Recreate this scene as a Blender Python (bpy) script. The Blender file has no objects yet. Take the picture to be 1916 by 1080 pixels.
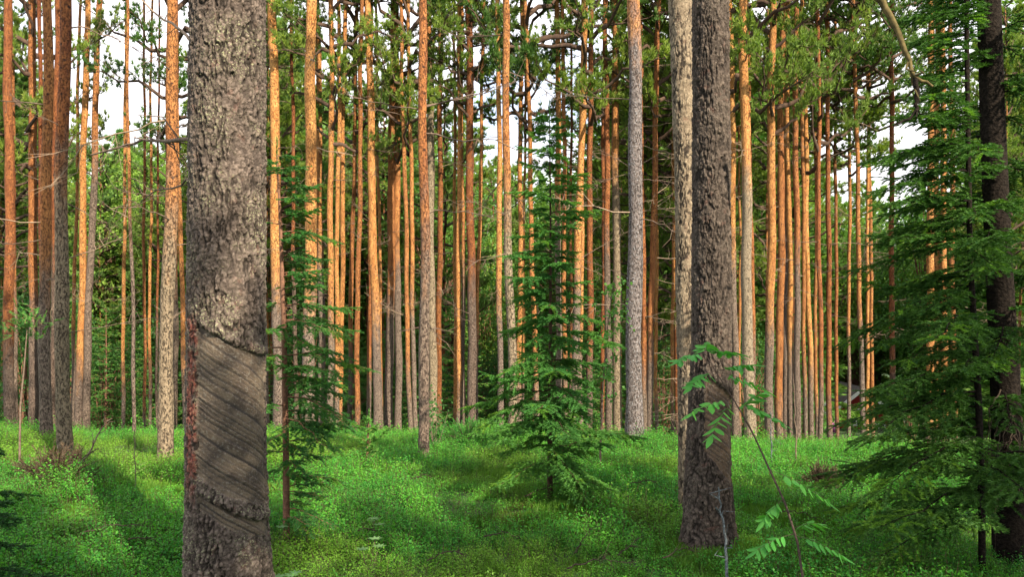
import bpy, math, random
import numpy as np
from mathutils import Vector

PI = math.pi
F = 1490.0            # focal length in photo pixels (28 mm)
HX, HY = 958.0, 620.0  # vanishing point / horizon row
EYE = 1.6
S = bpy.context.scene
COL = S.collection
R_ = np.random.default_rng(7)

# ------------------------------------------------------------------ helpers
def wx(px, d): return (px - HX) / F * d
def wz(py, d): return EYE - (py - HY) / F * d

class G:
    """collects vertices and faces, builds ONE mesh object"""
    def __init__(s): s.V = []; s.FS = []; s.n = 0; s.at = {}
    def add(s, V, Fa, mi=0, smooth=False):
        V = np.asarray(V, float).reshape(-1, 3); Fa = np.asarray(Fa, int)
        s.V.append(V); s.FS.append((Fa + s.n, mi, smooth)); s.n += len(V)
    def mesh(s, name, mats, attrs=None):
        me = bpy.data.meshes.new(name)
        V = np.concatenate(s.V)
        me.vertices.add(len(V)); me.vertices.foreach_set('co', V.ravel())
        li = []; ls = []; mi = []; sm = []; o = 0
        for Fa, m, smo in s.FS:
            k = Fa.shape[1]; c = len(Fa)
            li.append(Fa.ravel()); ls.append(o + np.arange(c) * k); o += c * k
            mi.append(np.full(c, m)); sm.append(np.full(c, smo))
        li = np.concatenate(li); ls = np.concatenate(ls)
        me.loops.add(len(li)); me.loops.foreach_set('vertex_index', li.astype(np.int32))
        me.polygons.add(len(ls)); me.polygons.foreach_set('loop_start', ls.astype(np.int32))
        me.polygons.foreach_set('material_index', np.concatenate(mi).astype(np.int32))
        me.polygons.foreach_set('use_smooth', np.concatenate(sm).astype(bool))
        for m in mats: me.materials.append(m)
        if attrs:
            for k, a in attrs.items():
                at = me.attributes.new(k, 'FLOAT', 'POINT'); at.data.foreach_set('value', np.asarray(a, np.float32))
        me.update(calc_edges=True); me.validate()
        return me
    def build(s, name, mats, parent=None, attrs=None):
        return link(name, s.mesh(name, mats, attrs), parent)

def link(name, me, parent=None):
    o = bpy.data.objects.new(name, me); COL.objects.link(o)
    if parent is not None: o.parent = parent
    return o
def thing(name, label, cat, loc=(0, 0, 0), rz=0, group=None, kind=None):
    o = bpy.data.objects.new(name, None); COL.objects.link(o)
    o.empty_display_size = .1
    o.location = loc; o.rotation_euler = (0, 0, rz)
    return tag(o, label, cat, group, kind)
def tag(o, label=None, cat=None, group=None, kind=None):
    if label: o['label'] = label
    if cat: o['category'] = cat
    if group: o['group'] = group
    if kind: o['kind'] = kind
    return o

def tube(P, rad, n=6, cap=True):
    P = np.asarray(P, float); m = len(P); rad = np.broadcast_to(rad, (m,))
    T = np.gradient(P, axis=0); T /= np.linalg.norm(T, axis=1)[:, None] + 1e-9
    ref = np.array([0, 0, 1.]) if abs(T[0][2]) < .9 else np.array([1., 0, 0])
    A = np.cross(T, ref); A /= np.linalg.norm(A, axis=1)[:, None] + 1e-9
    B = np.cross(T, A)
    a = np.linspace(0, 2 * PI, n, endpoint=False)
    V = P[:, None] + rad[:, None, None] * (A[:, None] * np.cos(a)[None, :, None] + B[:, None] * np.sin(a)[None, :, None])
    V = V.reshape(-1, 3)
    i = np.arange(m - 1)[:, None] * n; j = np.arange(n)[None]; k = (j + 1) % n
    Q = np.stack([i + j, i + k, i + n + k, i + n + j], -1).reshape(-1, 4)
    return V, Q

def unit(v): return v / (np.linalg.norm(v, axis=-1, keepdims=True) + 1e-9)

def box(g, x0, x1, y0, y1, z0, z1, mi=0):
    V = [(x, y, z) for x in (x0, x1) for y in (y0, y1) for z in (z0, z1)]
    g.add(V, [(0, 1, 3, 2), (4, 6, 7, 5), (0, 4, 5, 1), (2, 3, 7, 6), (0, 2, 6, 4), (1, 5, 7, 3)], mi)

# 2-D value noise and voronoi in numpy (bark relief)
def vnoise(u, v, seed=0):
    iu = np.floor(u).astype(int); iv = np.floor(v).astype(int); fu = u - iu; fv = v - iv
    fu = fu * fu * (3 - 2 * fu); fv = fv * fv * (3 - 2 * fv)
    def h(a, b): return (np.sin(a * 127.1 + b * 311.7 + seed * 74.7) * 43758.5453) % 1.0
    return (h(iu, iv) * (1 - fu) + h(iu + 1, iv) * fu) * (1 - fv) + (h(iu, iv + 1) * (1 - fu) + h(iu + 1, iv + 1) * fu) * fv
def fbm(u, v, seed=0, o=3):
    r = 0; a = .5
    for k in range(o): r = r + a * vnoise(u * 2 ** k, v * 2 ** k, seed + k * 13); a *= .5
    return r / (1 - .5 ** o)
def voro(u, v, seed=0):
    iu = np.floor(u).astype(int); iv = np.floor(v).astype(int)
    f1 = np.full(u.shape, 9.); f2 = np.full(u.shape, 9.); idr = np.zeros(u.shape)
    for a in (-1, 0, 1):
        for b in (-1, 0, 1):
            cu = iu + a; cv = iv + b
            h1 = (np.sin(cu * 127.1 + cv * 311.7 + seed * 17.3) * 43758.5453) % 1.0
            h2 = (np.sin(cu * 269.5 + cv * 183.3 + seed * 17.3) * 43758.5453) % 1.0
            dd = np.hypot(cu + h1 - u, cv + h2 - v)
            near = dd < f1
            f2 = np.where(near, f1, np.minimum(f2, dd)); idr = np.where(near, (h1 * 7.13 + h2 * 3.7) % 1, idr)
            f1 = np.where(near, dd, f1)
    return f1, f2, idr
def sst(a, b, x): t = np.clip((x - a) / (b - a), 0, 1); return t * t * (3 - 2 * t)

# ------------------------------------------------------------------ terrain
def ground(x, y, rough=True):
    x = np.asarray(x, float); y = np.asarray(y, float)
    z = -.15 - .03 * np.clip(x, 0, 9) - .012 * np.clip(x, -9, 0) * 0
    t = y - (12.6 - .05 * np.clip(x, -4, 8))
    drop = .15 * np.log1p(np.exp(np.clip(t * 1.1, -30, 30))) / 1.1
    drop = np.where(t > 25, .15 * t, drop)
    z = z - 6.0 * np.tanh(drop / 6.0)
    if rough:
        k = np.clip((40 - np.abs(y)) / 20, 0, 1)
        z = z + k * (.26 * (fbm(x * .75 + 31, y * .75 + 17, 3) - .5) + .12 * (fbm(x * 2.1 + 31, y * 2.1 + 17, 5) - .5))
        # hummocks seen in the photo
        for hx, hy, hh, rr in ((.45, 7.4, .16, .55), (1.55, 6.1, .10, .55), (-.85, 13.0, .18, .8), (1.8, 12.2, .15, .7), (-4.3, 7.8, .18, .7)):
            z = z + hh * np.exp(-((x - hx) ** 2 + (y - hy) ** 2) / rr ** 2)
    return z
def gz(x, y): return float(ground(x, y))

# ------------------------------------------------------------------ materials
def mat(name):
    m = bpy.data.materials.new(name); m.use_nodes = True
    nt = m.node_tree; nt.nodes.clear()
    out = nt.nodes.new('ShaderNodeOutputMaterial')
    return m, nt, out
def N(nt, t, **kw):
    n = nt.nodes.new(t)
    for k, v in kw.items():
        if k.startswith('i_'):
            key = k[2:]; key = int(key) if key.isdigit() else key.replace('_', ' ')
            n.inputs[key].default_value = v
        else: setattr(n, k, v)
    return n
def L(nt, a, b): nt.links.new(a, b)
def rgb(r, g, b): return (r, g, b, 1)
def mixc(nt, fac, a, b, mode='MIX'):
    n = N(nt, 'ShaderNodeMix', data_type='RGBA', blend_type=mode)
    for s, v in ((0, fac), (6, a), (7, b)):
        if isinstance(v, (tuple, float, int)): n.inputs[s].default_value = v
        else: L(nt, v, n.inputs[s])
    return n.outputs[2]
def mth(nt, op, a, b=0.0, c=0.0, clamp=False):
    n = N(nt, 'ShaderNodeMath', operation=op, use_clamp=clamp)
    for s, v in ((0, a), (1, b), (2, c)):
        if isinstance(v, (float, int)): n.inputs[s].default_value = v
        else: L(nt, v, n.inputs[s])
    return n.outputs[0]
def ramp(nt, fac, a, b):
    n = N(nt, 'ShaderNodeMapRange', interpolation_type='SMOOTHSTEP'); L(nt, fac, n.inputs[0])
    n.inputs[1].default_value = a; n.inputs[2].default_value = b
    return n.outputs[0]
def noise(nt, vec, scale, detail=3.0, rough=.55):
    n = N(nt, 'ShaderNodeTexNoise', i_Scale=scale, i_Detail=detail, i_Roughness=rough); L(nt, vec, n.inputs['Vector']); return n.outputs[0]

def leaf_mat(name, c1, c2, c3, transl=.3, nscale=.35, rough=.55, inst=False):
    m, nt, out = mat(name)
    pos = N(nt, 'ShaderNodeNewGeometry')
    oi = N(nt, 'ShaderNodeObjectInfo')
    n1 = noise(nt, pos.outputs['Position'], nscale, 2)
    n2 = noise(nt, pos.outputs['Position'], nscale * 22, 1)
    f = mth(nt, 'ADD', mth(nt, 'MULTIPLY', n1, .8), mth(nt, 'MULTIPLY', oi.outputs['Random'], .5))
    c = mixc(nt, ramp(nt, f, .35, .80), rgb(*c1), rgb(*c2))
    c = mixc(nt, ramp(nt, n2, .45, .75), c, rgb(*c3))
    if inst:
        at = N(nt, 'ShaderNodeAttribute', attribute_type='INSTANCER', attribute_name='dry')
        c = mixc(nt, at.outputs['Fac'], c, rgb(.075, .115, .018))
        at2 = N(nt, 'ShaderNodeAttribute', attribute_type='INSTANCER', attribute_name='tint')
        c = mixc(nt, at2.outputs['Fac'], c, rgb(.15, .25, .022))
    d = N(nt, 'ShaderNodeBsdfPrincipled', i_Roughness=rough); L(nt, c, d.inputs['Base Color'])
    d.inputs['Specular IOR Level'].default_value = .15
    t = N(nt, 'ShaderNodeBsdfTranslucent'); L(nt, mixc(nt, 1.0, c, rgb(1.3, 1.5, .6), 'MULTIPLY'), t.inputs[0])
    mx = N(nt, 'ShaderNodeMixShader', i_0=transl); L(nt, d.outputs[0], mx.inputs[1]); L(nt, t.outputs[0], mx.inputs[2])
    L(nt, mx.outputs[0], out.inputs[0]); return m

def plain(name, col, col2=None, rough=.8, scale=20., bump=.0):
    m, nt, out = mat(name)
    tc = N(nt, 'ShaderNodeTexCoord')
    n = noise(nt, tc.outputs['Object'], scale, 4)
    c = mixc(nt, ramp(nt, n, .3, .7), rgb(*col), rgb(*(col2 or col)))
    d = N(nt, 'ShaderNodeBsdfPrincipled', i_Roughness=rough); L(nt, c, d.inputs['Base Color'])
    d.inputs['Specular IOR Level'].default_value = .06
    if bump:
        b = N(nt, 'ShaderNodeBump', i_Strength=.7, i_Distance=bump); L(nt, n, b.inputs['Height']); L(nt, b.outputs[0], d.inputs['Normal'])
    L(nt, d.outputs[0], out.inputs[0]); return m

def bark_mat():
    """pine bark: grey cracked plates low down, flaking orange bark above grey_height"""
    m, nt, out = mat('pine_bark')
    tc = N(nt, 'ShaderNodeTexCoord'); P = tc.outputs['Object']
    def oat(nm): return N(nt, 'ShaderNodeAttribute', attribute_type='OBJECT', attribute_name=nm).outputs['Fac']
    off = N(nt, 'ShaderNodeObjectInfo')
    cb = N(nt, 'ShaderNodeCombineXYZ')
    for k in range(3): L(nt, mth(nt, 'MULTIPLY', off.outputs['Random'], 37. + 11 * k), cb.inputs[k])
    mp = N(nt, 'ShaderNodeMapping'); mp.inputs['Scale'].default_value = (58, 58, 24); L(nt, P, mp.inputs[0]); L(nt, cb.outputs[0], mp.inputs['Location'])
    nd = N(nt, 'ShaderNodeTexNoise', i_Scale=.9, i_Detail=4.0, i_Roughness=.6, i_Distortion=.6); L(nt, mp.outputs[0], nd.inputs['Vector'])
    mp2 = N(nt, 'ShaderNodeMapping'); mp2.inputs['Scale'].default_value = (62, 62, 40); L(nt, P, mp2.inputs[0]); L(nt, cb.outputs[0], mp2.inputs['Location'])
    vc = N(nt, 'ShaderNodeTexVoronoi', feature='F1', i_Scale=1.0); L(nt, mp2.outputs[0], vc.inputs['Vector'])
    crack = ramp(nt, nd.outputs[0], .36, .50)
    nl = noise(nt, mp.outputs[0], .14, 3); nf = noise(nt, mp2.outputs[0], 1.0, 3)
    sx = N(nt, 'ShaderNodeSeparateXYZ'); L(nt, P, sx.inputs[0])
    sc = N(nt, 'ShaderNodeSeparateColor'); L(nt, vc.outputs['Color'], sc.inputs[0])
    # grey lower bark
    g = mixc(nt, sc.outputs[0], rgb(.105, .075, .062), rgb(.20, .155, .125))
    g = mixc(nt, oat('pale'), g, mixc(nt, sc.outputs[1], rgb(.19, .15, .10), rgb(.29, .235, .16)))
    g = mixc(nt, mth(nt, 'MULTIPLY', ramp(nt, nf, .52, .7), .45), g, rgb(.20, .195, .14))
    lich = mth(nt, 'MULTIPLY', ramp(nt, nf, .56, .66), oat('lichen'))
    g = mixc(nt, mth(nt, 'MULTIPLY', oat('lichen'), .6), g, rgb(.13, .125, .14)); g = mixc(nt, lich, g, rgb(.25, .265, .29))
    g = mixc(nt, crack, mixc(nt, .25, rgb(.035, .024, .019), g), g)
    # orange upper bark
    t = oat('tone')
    o = mixc(nt, t, rgb(.19, .062, .026), rgb(.44, .200, .058))
    o2 = mixc(nt, t, rgb(.32, .118, .040), rgb(.55, .295, .100))
    o = mixc(nt, ramp(nt, nl, .35, .65), o, o2)
    o = mixc(nt, mth(nt, 'MULTIPLY', ramp(nt, nf, .50, .66), .6), o, rgb(.17, .065, .032))
    o = mixc(nt, mth(nt, 'MULTIPLY', mth(nt, 'SUBTRACT', 1.0, crack), .6), o, rgb(.10, .038, .022))
    kn = N(nt, 'ShaderNodeTexVoronoi', feature='F1', i_Scale=7.5); L(nt, P, kn.inputs['Vector'])
    o = mixc(nt, mth(nt, 'SUBTRACT', 1.0, ramp(nt, kn.outputs['Distance'], .08, .20)), o, rgb(.07, .032, .02))
    h = mth(nt, 'SUBTRACT', mth(nt, 'ADD', sx.outputs[2], mth(nt, 'MULTIPLY', nl, 2.2)), oat('grey_height'))
    f = ramp(nt, h, .2, 2.0)
    c = mixc(nt, f, g, o)
    c = mixc(nt, 1.0, c, mixc(nt, oat('shade'), rgb(1, 1, 1), rgb(.55, .5, .48)), 'MULTIPLY')  # shade painted into the bark colour, varying per trunk
    d = N(nt, 'ShaderNodeBsdfPrincipled', i_Roughness=.85); L(nt, c, d.inputs['Base Color'])
    d.inputs['Specular IOR Level'].default_value = .2
    b = N(nt, 'ShaderNodeBump', i_Strength=1.0, i_Distance=.035)
    L(nt, mth(nt, 'ADD', crack, mth(nt, 'MULTIPLY', nf, .6)), b.inputs['Height']); L(nt, b.outputs[0], d.inputs['Normal'])
    L(nt, d.outputs[0], out.inputs[0]); return m

def hero_bark_mat(name, plateA, plateB, lichenA, lich_amt, red_amt=0.0):
    m, nt, out = mat(name)
    def at(nm): return N(nt, 'ShaderNodeAttribute', attribute_name=nm).outputs['Fac']
    tc = N(nt, 'ShaderNodeTexCoord'); P = tc.outputs['Object']
    nf = noise(nt, P, 90, 3); nm_ = noise(nt, P, 14, 3); nb = noise(nt, P, 3.5, 3); ng = noise(nt, P, 45, 2)
    c = mixc(nt, at('plate_tone'), rgb(*plateA), rgb(*plateB))
    c = mixc(nt, mth(nt, 'MULTIPLY', ramp(nt, ng, .40, .70), .6), c, rgb(plateA[0] * .6, plateA[1] * .55, plateA[2] * .52))
    c = mixc(nt, mth(nt, 'MULTIPLY', ramp(nt, nm_, .58, .70), .35), c, rgb(.12, .052, .040))
    lf = mth(nt, 'MULTIPLY', mth(nt, 'MULTIPLY', ramp(nt, nf, .52, .66), ramp(nt, nb, .38, .62)), lich_amt)
    c = mixc(nt, lf, c, rgb(*lichenA))
    c = mixc(nt, mth(nt, 'MULTIPLY', at('red_bark'), ramp(nt, nm_, .34, .54)), c, rgb(.165, .034, .022))
    c = mixc(nt, mth(nt, 'MULTIPLY', at('crack'), .95), c, rgb(.014, .011, .009))
    d = N(nt, 'ShaderNodeBsdfPrincipled', i_Roughness=.88); L(nt, c, d.inputs['Base Color'])
    d.inputs['Specular IOR Level'].default_value = .2
    b = N(nt, 'ShaderNodeBump', i_Strength=.8, i_Distance=.006)
    L(nt, mth(nt, 'ADD', nf, ng), b.inputs['Height']); L(nt, b.outputs[0], d.inputs['Normal'])
    L(nt, d.outputs[0], out.inputs[0]); return m

def scar_mat(name, a, b_, dark):
    m, nt, out = mat(name)
    def at(nm): return N(nt, 'ShaderNodeAttribute', attribute_name=nm).outputs['Fac']
    tc = N(nt, 'ShaderNodeTexCoord'); P = tc.outputs['Object']
    n1 = noise(nt, P, 9, 4); n2 = noise(nt, P, 70, 3)
    c = mixc(nt, ramp(nt, n1, .35, .65), rgb(*a), rgb(*b_))
    c = mixc(nt, mth(nt, 'MULTIPLY', ramp(nt, n2, .5, .7), .45), c, rgb(.21, .20, .17))
    c = mixc(nt, mth(nt, 'MULTIPLY', ramp(nt, noise(nt, P, 11, 3), .54, .70), .35), c, rgb(*dark))
    c = mixc(nt, mth(nt, 'MULTIPLY', at('crack'), .95), c, rgb(*dark))
    d = N(nt, 'ShaderNodeBsdfPrincipled', i_Roughness=.8); L(nt, c, d.inputs['Base Color'])
    b = N(nt, 'ShaderNodeBump', i_Strength=1.0, i_Distance=.008); L(nt, n2, b.inputs['Height']); L(nt, b.outputs[0], d.inputs['Normal'])
    L(nt, d.outputs[0], out.inputs[0]); return m

BARK = bark_mat()
TWIG = plain('dead_twig', (.085, .058, .045), (.15, .115, .09), .85, 30)
DTWIG = plain('rotten_twig', (.030, .024, .018), (.065, .050, .038), .9, 30)
PTWIG = plain('pale_dead_wood', (.16, .12, .085), (.26, .20, .15), .85, 30)
LIMB = plain('pine_limb', (.045, .032, .026), (.085, .055, .040), .85, 12)
SPR_BARK = plain('spruce_bark', (.10, .055, .038), (.19, .10, .065), .85, 60, .006)
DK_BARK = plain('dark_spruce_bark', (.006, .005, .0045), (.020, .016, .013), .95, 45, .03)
BR_BARK = plain('brown_spruce_bark', (.035, .022, .015), (.075, .048, .033), .95, 60, .006)
LICHTWIG = plain('lichened_twig', (.04, .04, .04), (.13, .16, .175), .9, 55, .004)
NEEDLE = leaf_mat('pine_needles', (.060, .135, .034), (.165, .23, .036), (.095, .165, .045), .35)
NEEDLE_FAR = leaf_mat('far_foliage', (.075, .19, .042), (.18, .29, .055), (.11, .22, .055), .38, .12)  # far foliage coloured brighter to stand in for haze and sunlight
SPRUCE = leaf_mat('spruce_needles', (.034, .135, .034), (.085, .22, .034), (.05, .155, .04), .3, .8)
BRIGHT_TIP = leaf_mat('bright_spruce_tips', (.060, .165, .022), (.115, .24, .026), (.08, .19, .03), .35, .8)  # brighter yellow-green colour for some outer sprays
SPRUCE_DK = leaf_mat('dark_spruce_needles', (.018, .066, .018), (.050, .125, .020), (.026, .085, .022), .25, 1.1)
LEAF = leaf_mat('broad_leaves', (.024, .080, .024), (.050, .125, .028), (.034, .10, .030), .35, .5)
BILB = leaf_mat('bilberry_leaves', (.030, .175, .026), (.090, .290, .028), (.044, .225, .036), .38, .9, .5, True)
ROWAN = leaf_mat('rowan_leaves', (.055, .23, .045), (.09, .30, .05), (.06, .26, .055), .35, 3, .4)
PALELEAF = leaf_mat('pale_seedling_leaves', (.09, .20, .085), (.14, .26, .10), (.11, .22, .10), .3, 3, .5)
DRYTW = leaf_mat('dry_brush', (.050, .034, .022), (.085, .056, .034), (.045, .042, .02), .1, 3)

# ------------------------------------------------------------------ foliage generators
def tufts(g, P, D, n, ln, wd, spread, rng, mi):
    """needle tufts: n thin triangles at each P pointing roughly along D"""
    P = np.repeat(P, n, 0); D = np.repeat(D, n, 0); k = len(P)
    d = unit(unit(D) + spread * rng.normal(size=(k, 3)))
    s = unit(np.cross(d, rng.normal(size=(k, 3))))
    l = ln * rng.uniform(.65, 1.25, (k, 1)); w = wd * rng.uniform(.7, 1.3, (k, 1))
    base = P + d * l * .08
    V = np.stack([base - s * w * .5, base + s * w * .5, base + d * l], 1).reshape(-1, 3)
    g.add(V, np.arange(3 * k).reshape(-1, 3), mi)

def pine_crown(seed, H=8.0, R=2.3, limbs=34, subs=8, tpt=5, nn=9, ln=.17, wd=.036, round_=.75, base_bare=.35):
    rng = np.random.default_rng(seed); g = G(); TP = []; TD = []
    for i in range(limbs):
        t = (i + rng.uniform(0, .8)) / limbs; z = H * t
        Lr = R * (.35 + .65 * math.sin(PI * min(1, (.12 + .88 * t)) ** round_)) * rng.uniform(.65, 1.15)
        Lr *= (1 - .55 * max(0, t - .8) / .2)
        a = i * 2.4 + rng.uniform(-.5, .5); out = np.array([math.cos(a), math.sin(a), 0])
        rise = rng.uniform(-.15, .45) + .5 * t
        q = np.linspace(0, 1, 7)[:, None]
        side = np.array([-out[1], out[0], 0]) * rng.uniform(-.25, .25)
        C = out * q * Lr + side * q ** 2 * Lr + np.array([0, 0, 1]) * (z + Lr * (rise * q + rng.uniform(-.1, .25) * q ** 2))
        C[1:] += rng.normal(0, .035 * Lr, (6, 3))
        g.add(*tube(C, np.linspace(.028 + .012 * Lr, .008, 7), 5), 0, True)
        for k in range(subs):
            f = base_bare + (1 - base_bare) * (k + rng.uniform(0, 1)) / subs
            j = min(5, int(f * 6)); u = f * 6 - j; p = C[j] * (1 - u) + C[j + 1] * u
            dr = unit(C[j + 1] - C[j]); sd = np.cross(dr, (0, 0, 1)); sgn = 1 if k % 2 else -1
            dv = unit(dr * .75 + sd * sgn * rng.uniform(.4, 1.1) + np.array([0, 0, rng.uniform(-.1, .7)]))
            sl = Lr * rng.uniform(.18, .42) * (1.15 - .5 * f)
            e = p + dv * sl + np.array([0, 0, .12 * sl])
            g.add(*tube(np.stack([p, (p + e) / 2 + rng.normal(0, .03, 3), e]), np.array([.010, .008, .004]), 3), 0)
            for w in range(tpt):
                h = .25 + .75 * (w + rng.uniform(0, 1)) / tpt
                TP.append(p + (e - p) * h + rng.normal(0, .05 * Lr * .5, 3)); TD.append(dv + np.array([0, 0, .55]))
    tufts(g, np.array(TP), np.array(TD), nn, ln, wd, .55, rng, 1)
    return g.mesh('pine_crown', [LIMB, NEEDLE])

def spray(g, p, dv, length, rng, nd, ln, wd, mi, droop=.12, up=(0, 0, 1), twig_r=.003, mi_w=0):
    """one spruce twig with needles to both sides"""
    q = np.linspace(0, 1, 4)[:, None]
    C = p + dv * q * length + np.array([0, 0, -droop * length]) * q ** 2
    g.add(*tube(C, np.linspace(twig_r, twig_r * .4, 4), 3), mi_w)
    k = max(4, int(nd * length))
    t = rng.uniform(.05, 1.02, k) * 3; j = np.clip(t.astype(int), 0, 2); u = (t - j)[:, None]
    Pn = C[j] * (1 - u) + C[j + 1] * u
    dr = unit(dv); sd = unit(np.cross(dr, np.array(up)))
    sg = rng.choice([-1, 1], k)[:, None]
    d = unit(dr * rng.uniform(.35, 1.0, (k, 1)) + sd * sg * rng.uniform(.35, 1., (k, 1)) + np.array(up) * rng.uniform(-.25, .55, (k, 1)))
    s = unit(np.cross(d, rng.normal(size=(k, 3))))
    l = ln * rng.uniform(.7, 1.2, (k, 1)); w = wd * rng.uniform(.7, 1.3, (k, 1))
    V = np.stack([Pn - s * w * .5, Pn + s * w * .5, Pn + d * l], 1).reshape(-1, 3)
    g.add(V, np.arange(3 * k).reshape(-1, 3), mi)

def spruce_branch(g, rng, p0, az, Lb, rise, droop, nd, ln, wd, bare=.2, dens=7., br=.008, mi_w=0, mi_n=1, subs=True, tips=0):
    out = np.array([math.cos(az), math.sin(az), 0]); q = np.linspace(0, 1, 7)[:, None]
    sw = np.array([-out[1], out[0], 0]) * rng.uniform(-.18, .18)
    C = p0 + out * q * Lb + sw * q ** 2 * Lb + np.array([0, 0, 1]) * Lb * (rise * q - droop * q ** 2 + .12 * q ** 4)
    C[1:] += rng.normal(0, .012 * Lb, (6, 3))
    g.add(*tube(C, np.linspace(br * (.5 + Lb), br * .3, 7), 4), mi_w, True)
    n = max(4, int(dens * (Lb * 2 + 1)))
    for k in range(n):
        f = bare + (1 - bare) * (k + rng.uniform(0, .9)) / n
        j = min(5, int(f * 6)); u = f * 6 - j; p = C[j] * (1 - u) + C[j + 1] * u
        dr = unit(C[j + 1] - C[j]); sd = unit(np.cross(dr, (0, 0, 1))) * (1 if k % 2 else -1)
        dv = unit(dr * rng.uniform(.55, .95) + sd * rng.uniform(.55, .9) + np.array([0, 0, rng.uniform(-.2, .12)]))
        tl = Lb * rng.uniform(.16, .34) * (1.25 - .75 * f) + .03
        mt_ = mi_n + 1 if tips and f > .55 and rng.random() < tips else mi_n
        spray(g, p, dv, tl, rng, nd, ln, wd, mt_, rng.uniform(.0, .55), twig_r=br * .35, mi_w=mi_w)
        if subs and tl > .14:
            for s_ in (-1, 1):
                pp = p + dv * tl * rng.uniform(.3, .6); sv = unit(dv * .7 + np.cross(dv, (0, 0, 1)) * s_ * .7)
                spray(g, pp, sv, tl * rng.uniform(.35, .55), rng, nd, ln, wd, mt_, .2, twig_r=br * .25, mi_w=mi_w)
    dr = unit(C[-1] - C[-2]); spray(g, C[-1], dr, .05 + .1 * Lb, rng, nd, ln, wd, mi_n, .0, twig_r=br * .3, mi_w=mi_w)

def generic_spruce(seed, H=4., R=1.1, nb=60, nd=110, ln=.05, wd=.014, m=None, z0=.08):
    rng = np.random.default_rng(seed); g = G()
    for i in range(nb):
        t = (i + rng.uniform(0, 1)) / nb; z = H * (z0 + (1 - z0) * t * .985)
        spruce_branch(g, rng, np.array([0, 0, z]), i * 2.4 + rng.uniform(-.4, .4), R * (1.02 - t) ** .8 * rng.uniform(.7, 1.1) + .05,
                      .1 + .5 * t, .35, nd, ln, wd, .12, 5, .01, subs=False)
    return g.mesh('spruce_crown', [SPR_BARK, m or SPRUCE])

def bush_mesh(seed, H=3., R=1.2, clumps=70, per=36, leaf=.075, m=None, trunk_h=0.0):
    rng = np.random.default_rng(seed); g = G()
    cs = []
    for i in range(clumps):
        v = unit(rng.normal(size=3)) * rng.uniform(.35, 1.0) ** .5
        cs.append(np.array([v[0] * R, v[1] * R, trunk_h + (H - trunk_h) * (.5 + .5 * v[2])]))
    cs = np.array(cs) + rng.normal(0, .12, (clumps, 3))
    for i in range(0, clumps, 3):
        b = np.array([rng.normal(0, .08), rng.normal(0, .08), 0]); e = cs[i]
        mid = (b + e) / 2 + np.array([0, 0, .25 * H * .5]) - .15 * np.array([e[0], e[1], 0])
        g.add(*tube(np.stack([b, mid, e]), np.array([.018, .012, .004]) * (H / 3), 4), 0)
    P = np.repeat(cs, per, 0) + rng.normal(0, .16 * R, (clumps * per, 3)) * np.array([1, 1, .75])
    k = len(P); d = unit(rng.normal(size=(k, 3)) + np.array([0, 0, -.2])); s = unit(np.cross(d, rng.normal(size=(k, 3)) + np.array([0, 0, 1.5])))
    l = leaf * rng.uniform(.6, 1.3, (k, 1)); w = l * .55
    V = np.stack([P, P + d * l * .5 - s * w * .5, P + d * l, P + d * l * .5 + s * w * .5], 1).reshape(-1, 3)
    g.add(V, np.arange(4 * k).reshape(-1, 4), 1)
    return g.mesh('bush_foliage', [SPR_BARK, m or LEAF])

def dead_branch_mesh(seed, Lb=1.3, mats=None, twigs=11, r=.010):
    rng = np.random.default_rng(seed); g = G(); q = np.linspace(0, 1, 9)[:, None]
    bend = rng.uniform(-.5, .35); C = np.array([1, 0, 0]) * q * Lb + np.array([0, 0, 1]) * Lb * (rng.uniform(-.05, .3) * q + bend * q ** 2)
    C[1:] += np.cumsum(rng.normal(0, .018 * Lb, (8, 3)), 0)
    g.add(*tube(C, np.linspace(r, r * .25, 9), 5), 0, True)
    for k in range(twigs):
        f = rng.uniform(.3, .98); j = min(7, int(f * 8)); p = C[j]
        dv = unit(unit(C[j + 1] - C[j]) * .6 + rng.normal(0, .55, 3)); tl = Lb * rng.uniform(.12, .35)
        Q = np.stack([p, p + dv * tl * .5 + rng.normal(0, .03 * Lb, 3), p + dv * tl + rng.normal(0, .06 * Lb, 3)])
        g.add(*tube(Q, np.array([r * .45, r * .3, r * .14]), 3), 0)
        if rng.random() < .7:
            e = Q[1] + unit(rng.normal(size=3) + dv) * tl * .5
            g.add(*tube(np.stack([Q[1], e]), np.array([r * .25, r * .1]), 3), 0)
    return g.mesh('dead_branch', mats or [TWIG])

CROWNS = [pine_crown(100 + i, 8.5, 2.4 + .3 * (i % 3), 38, 9, 8, 16, .135, .028) for i in range(6)]
CROWNS_NEAR = [pine_crown(200 + i, 9, 2.6, 40, 10, 6, 12, .13, .016) for i in range(2)]
DEADS = [dead_branch_mesh(300 + i, 1.1 + .3 * (i % 3)) for i in range(7)]
PDEADS = [dead_branch_mesh(330 + i, 1.1 + .3 * (i % 3), [PTWIG], 9, .012) for i in range(5)]

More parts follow.
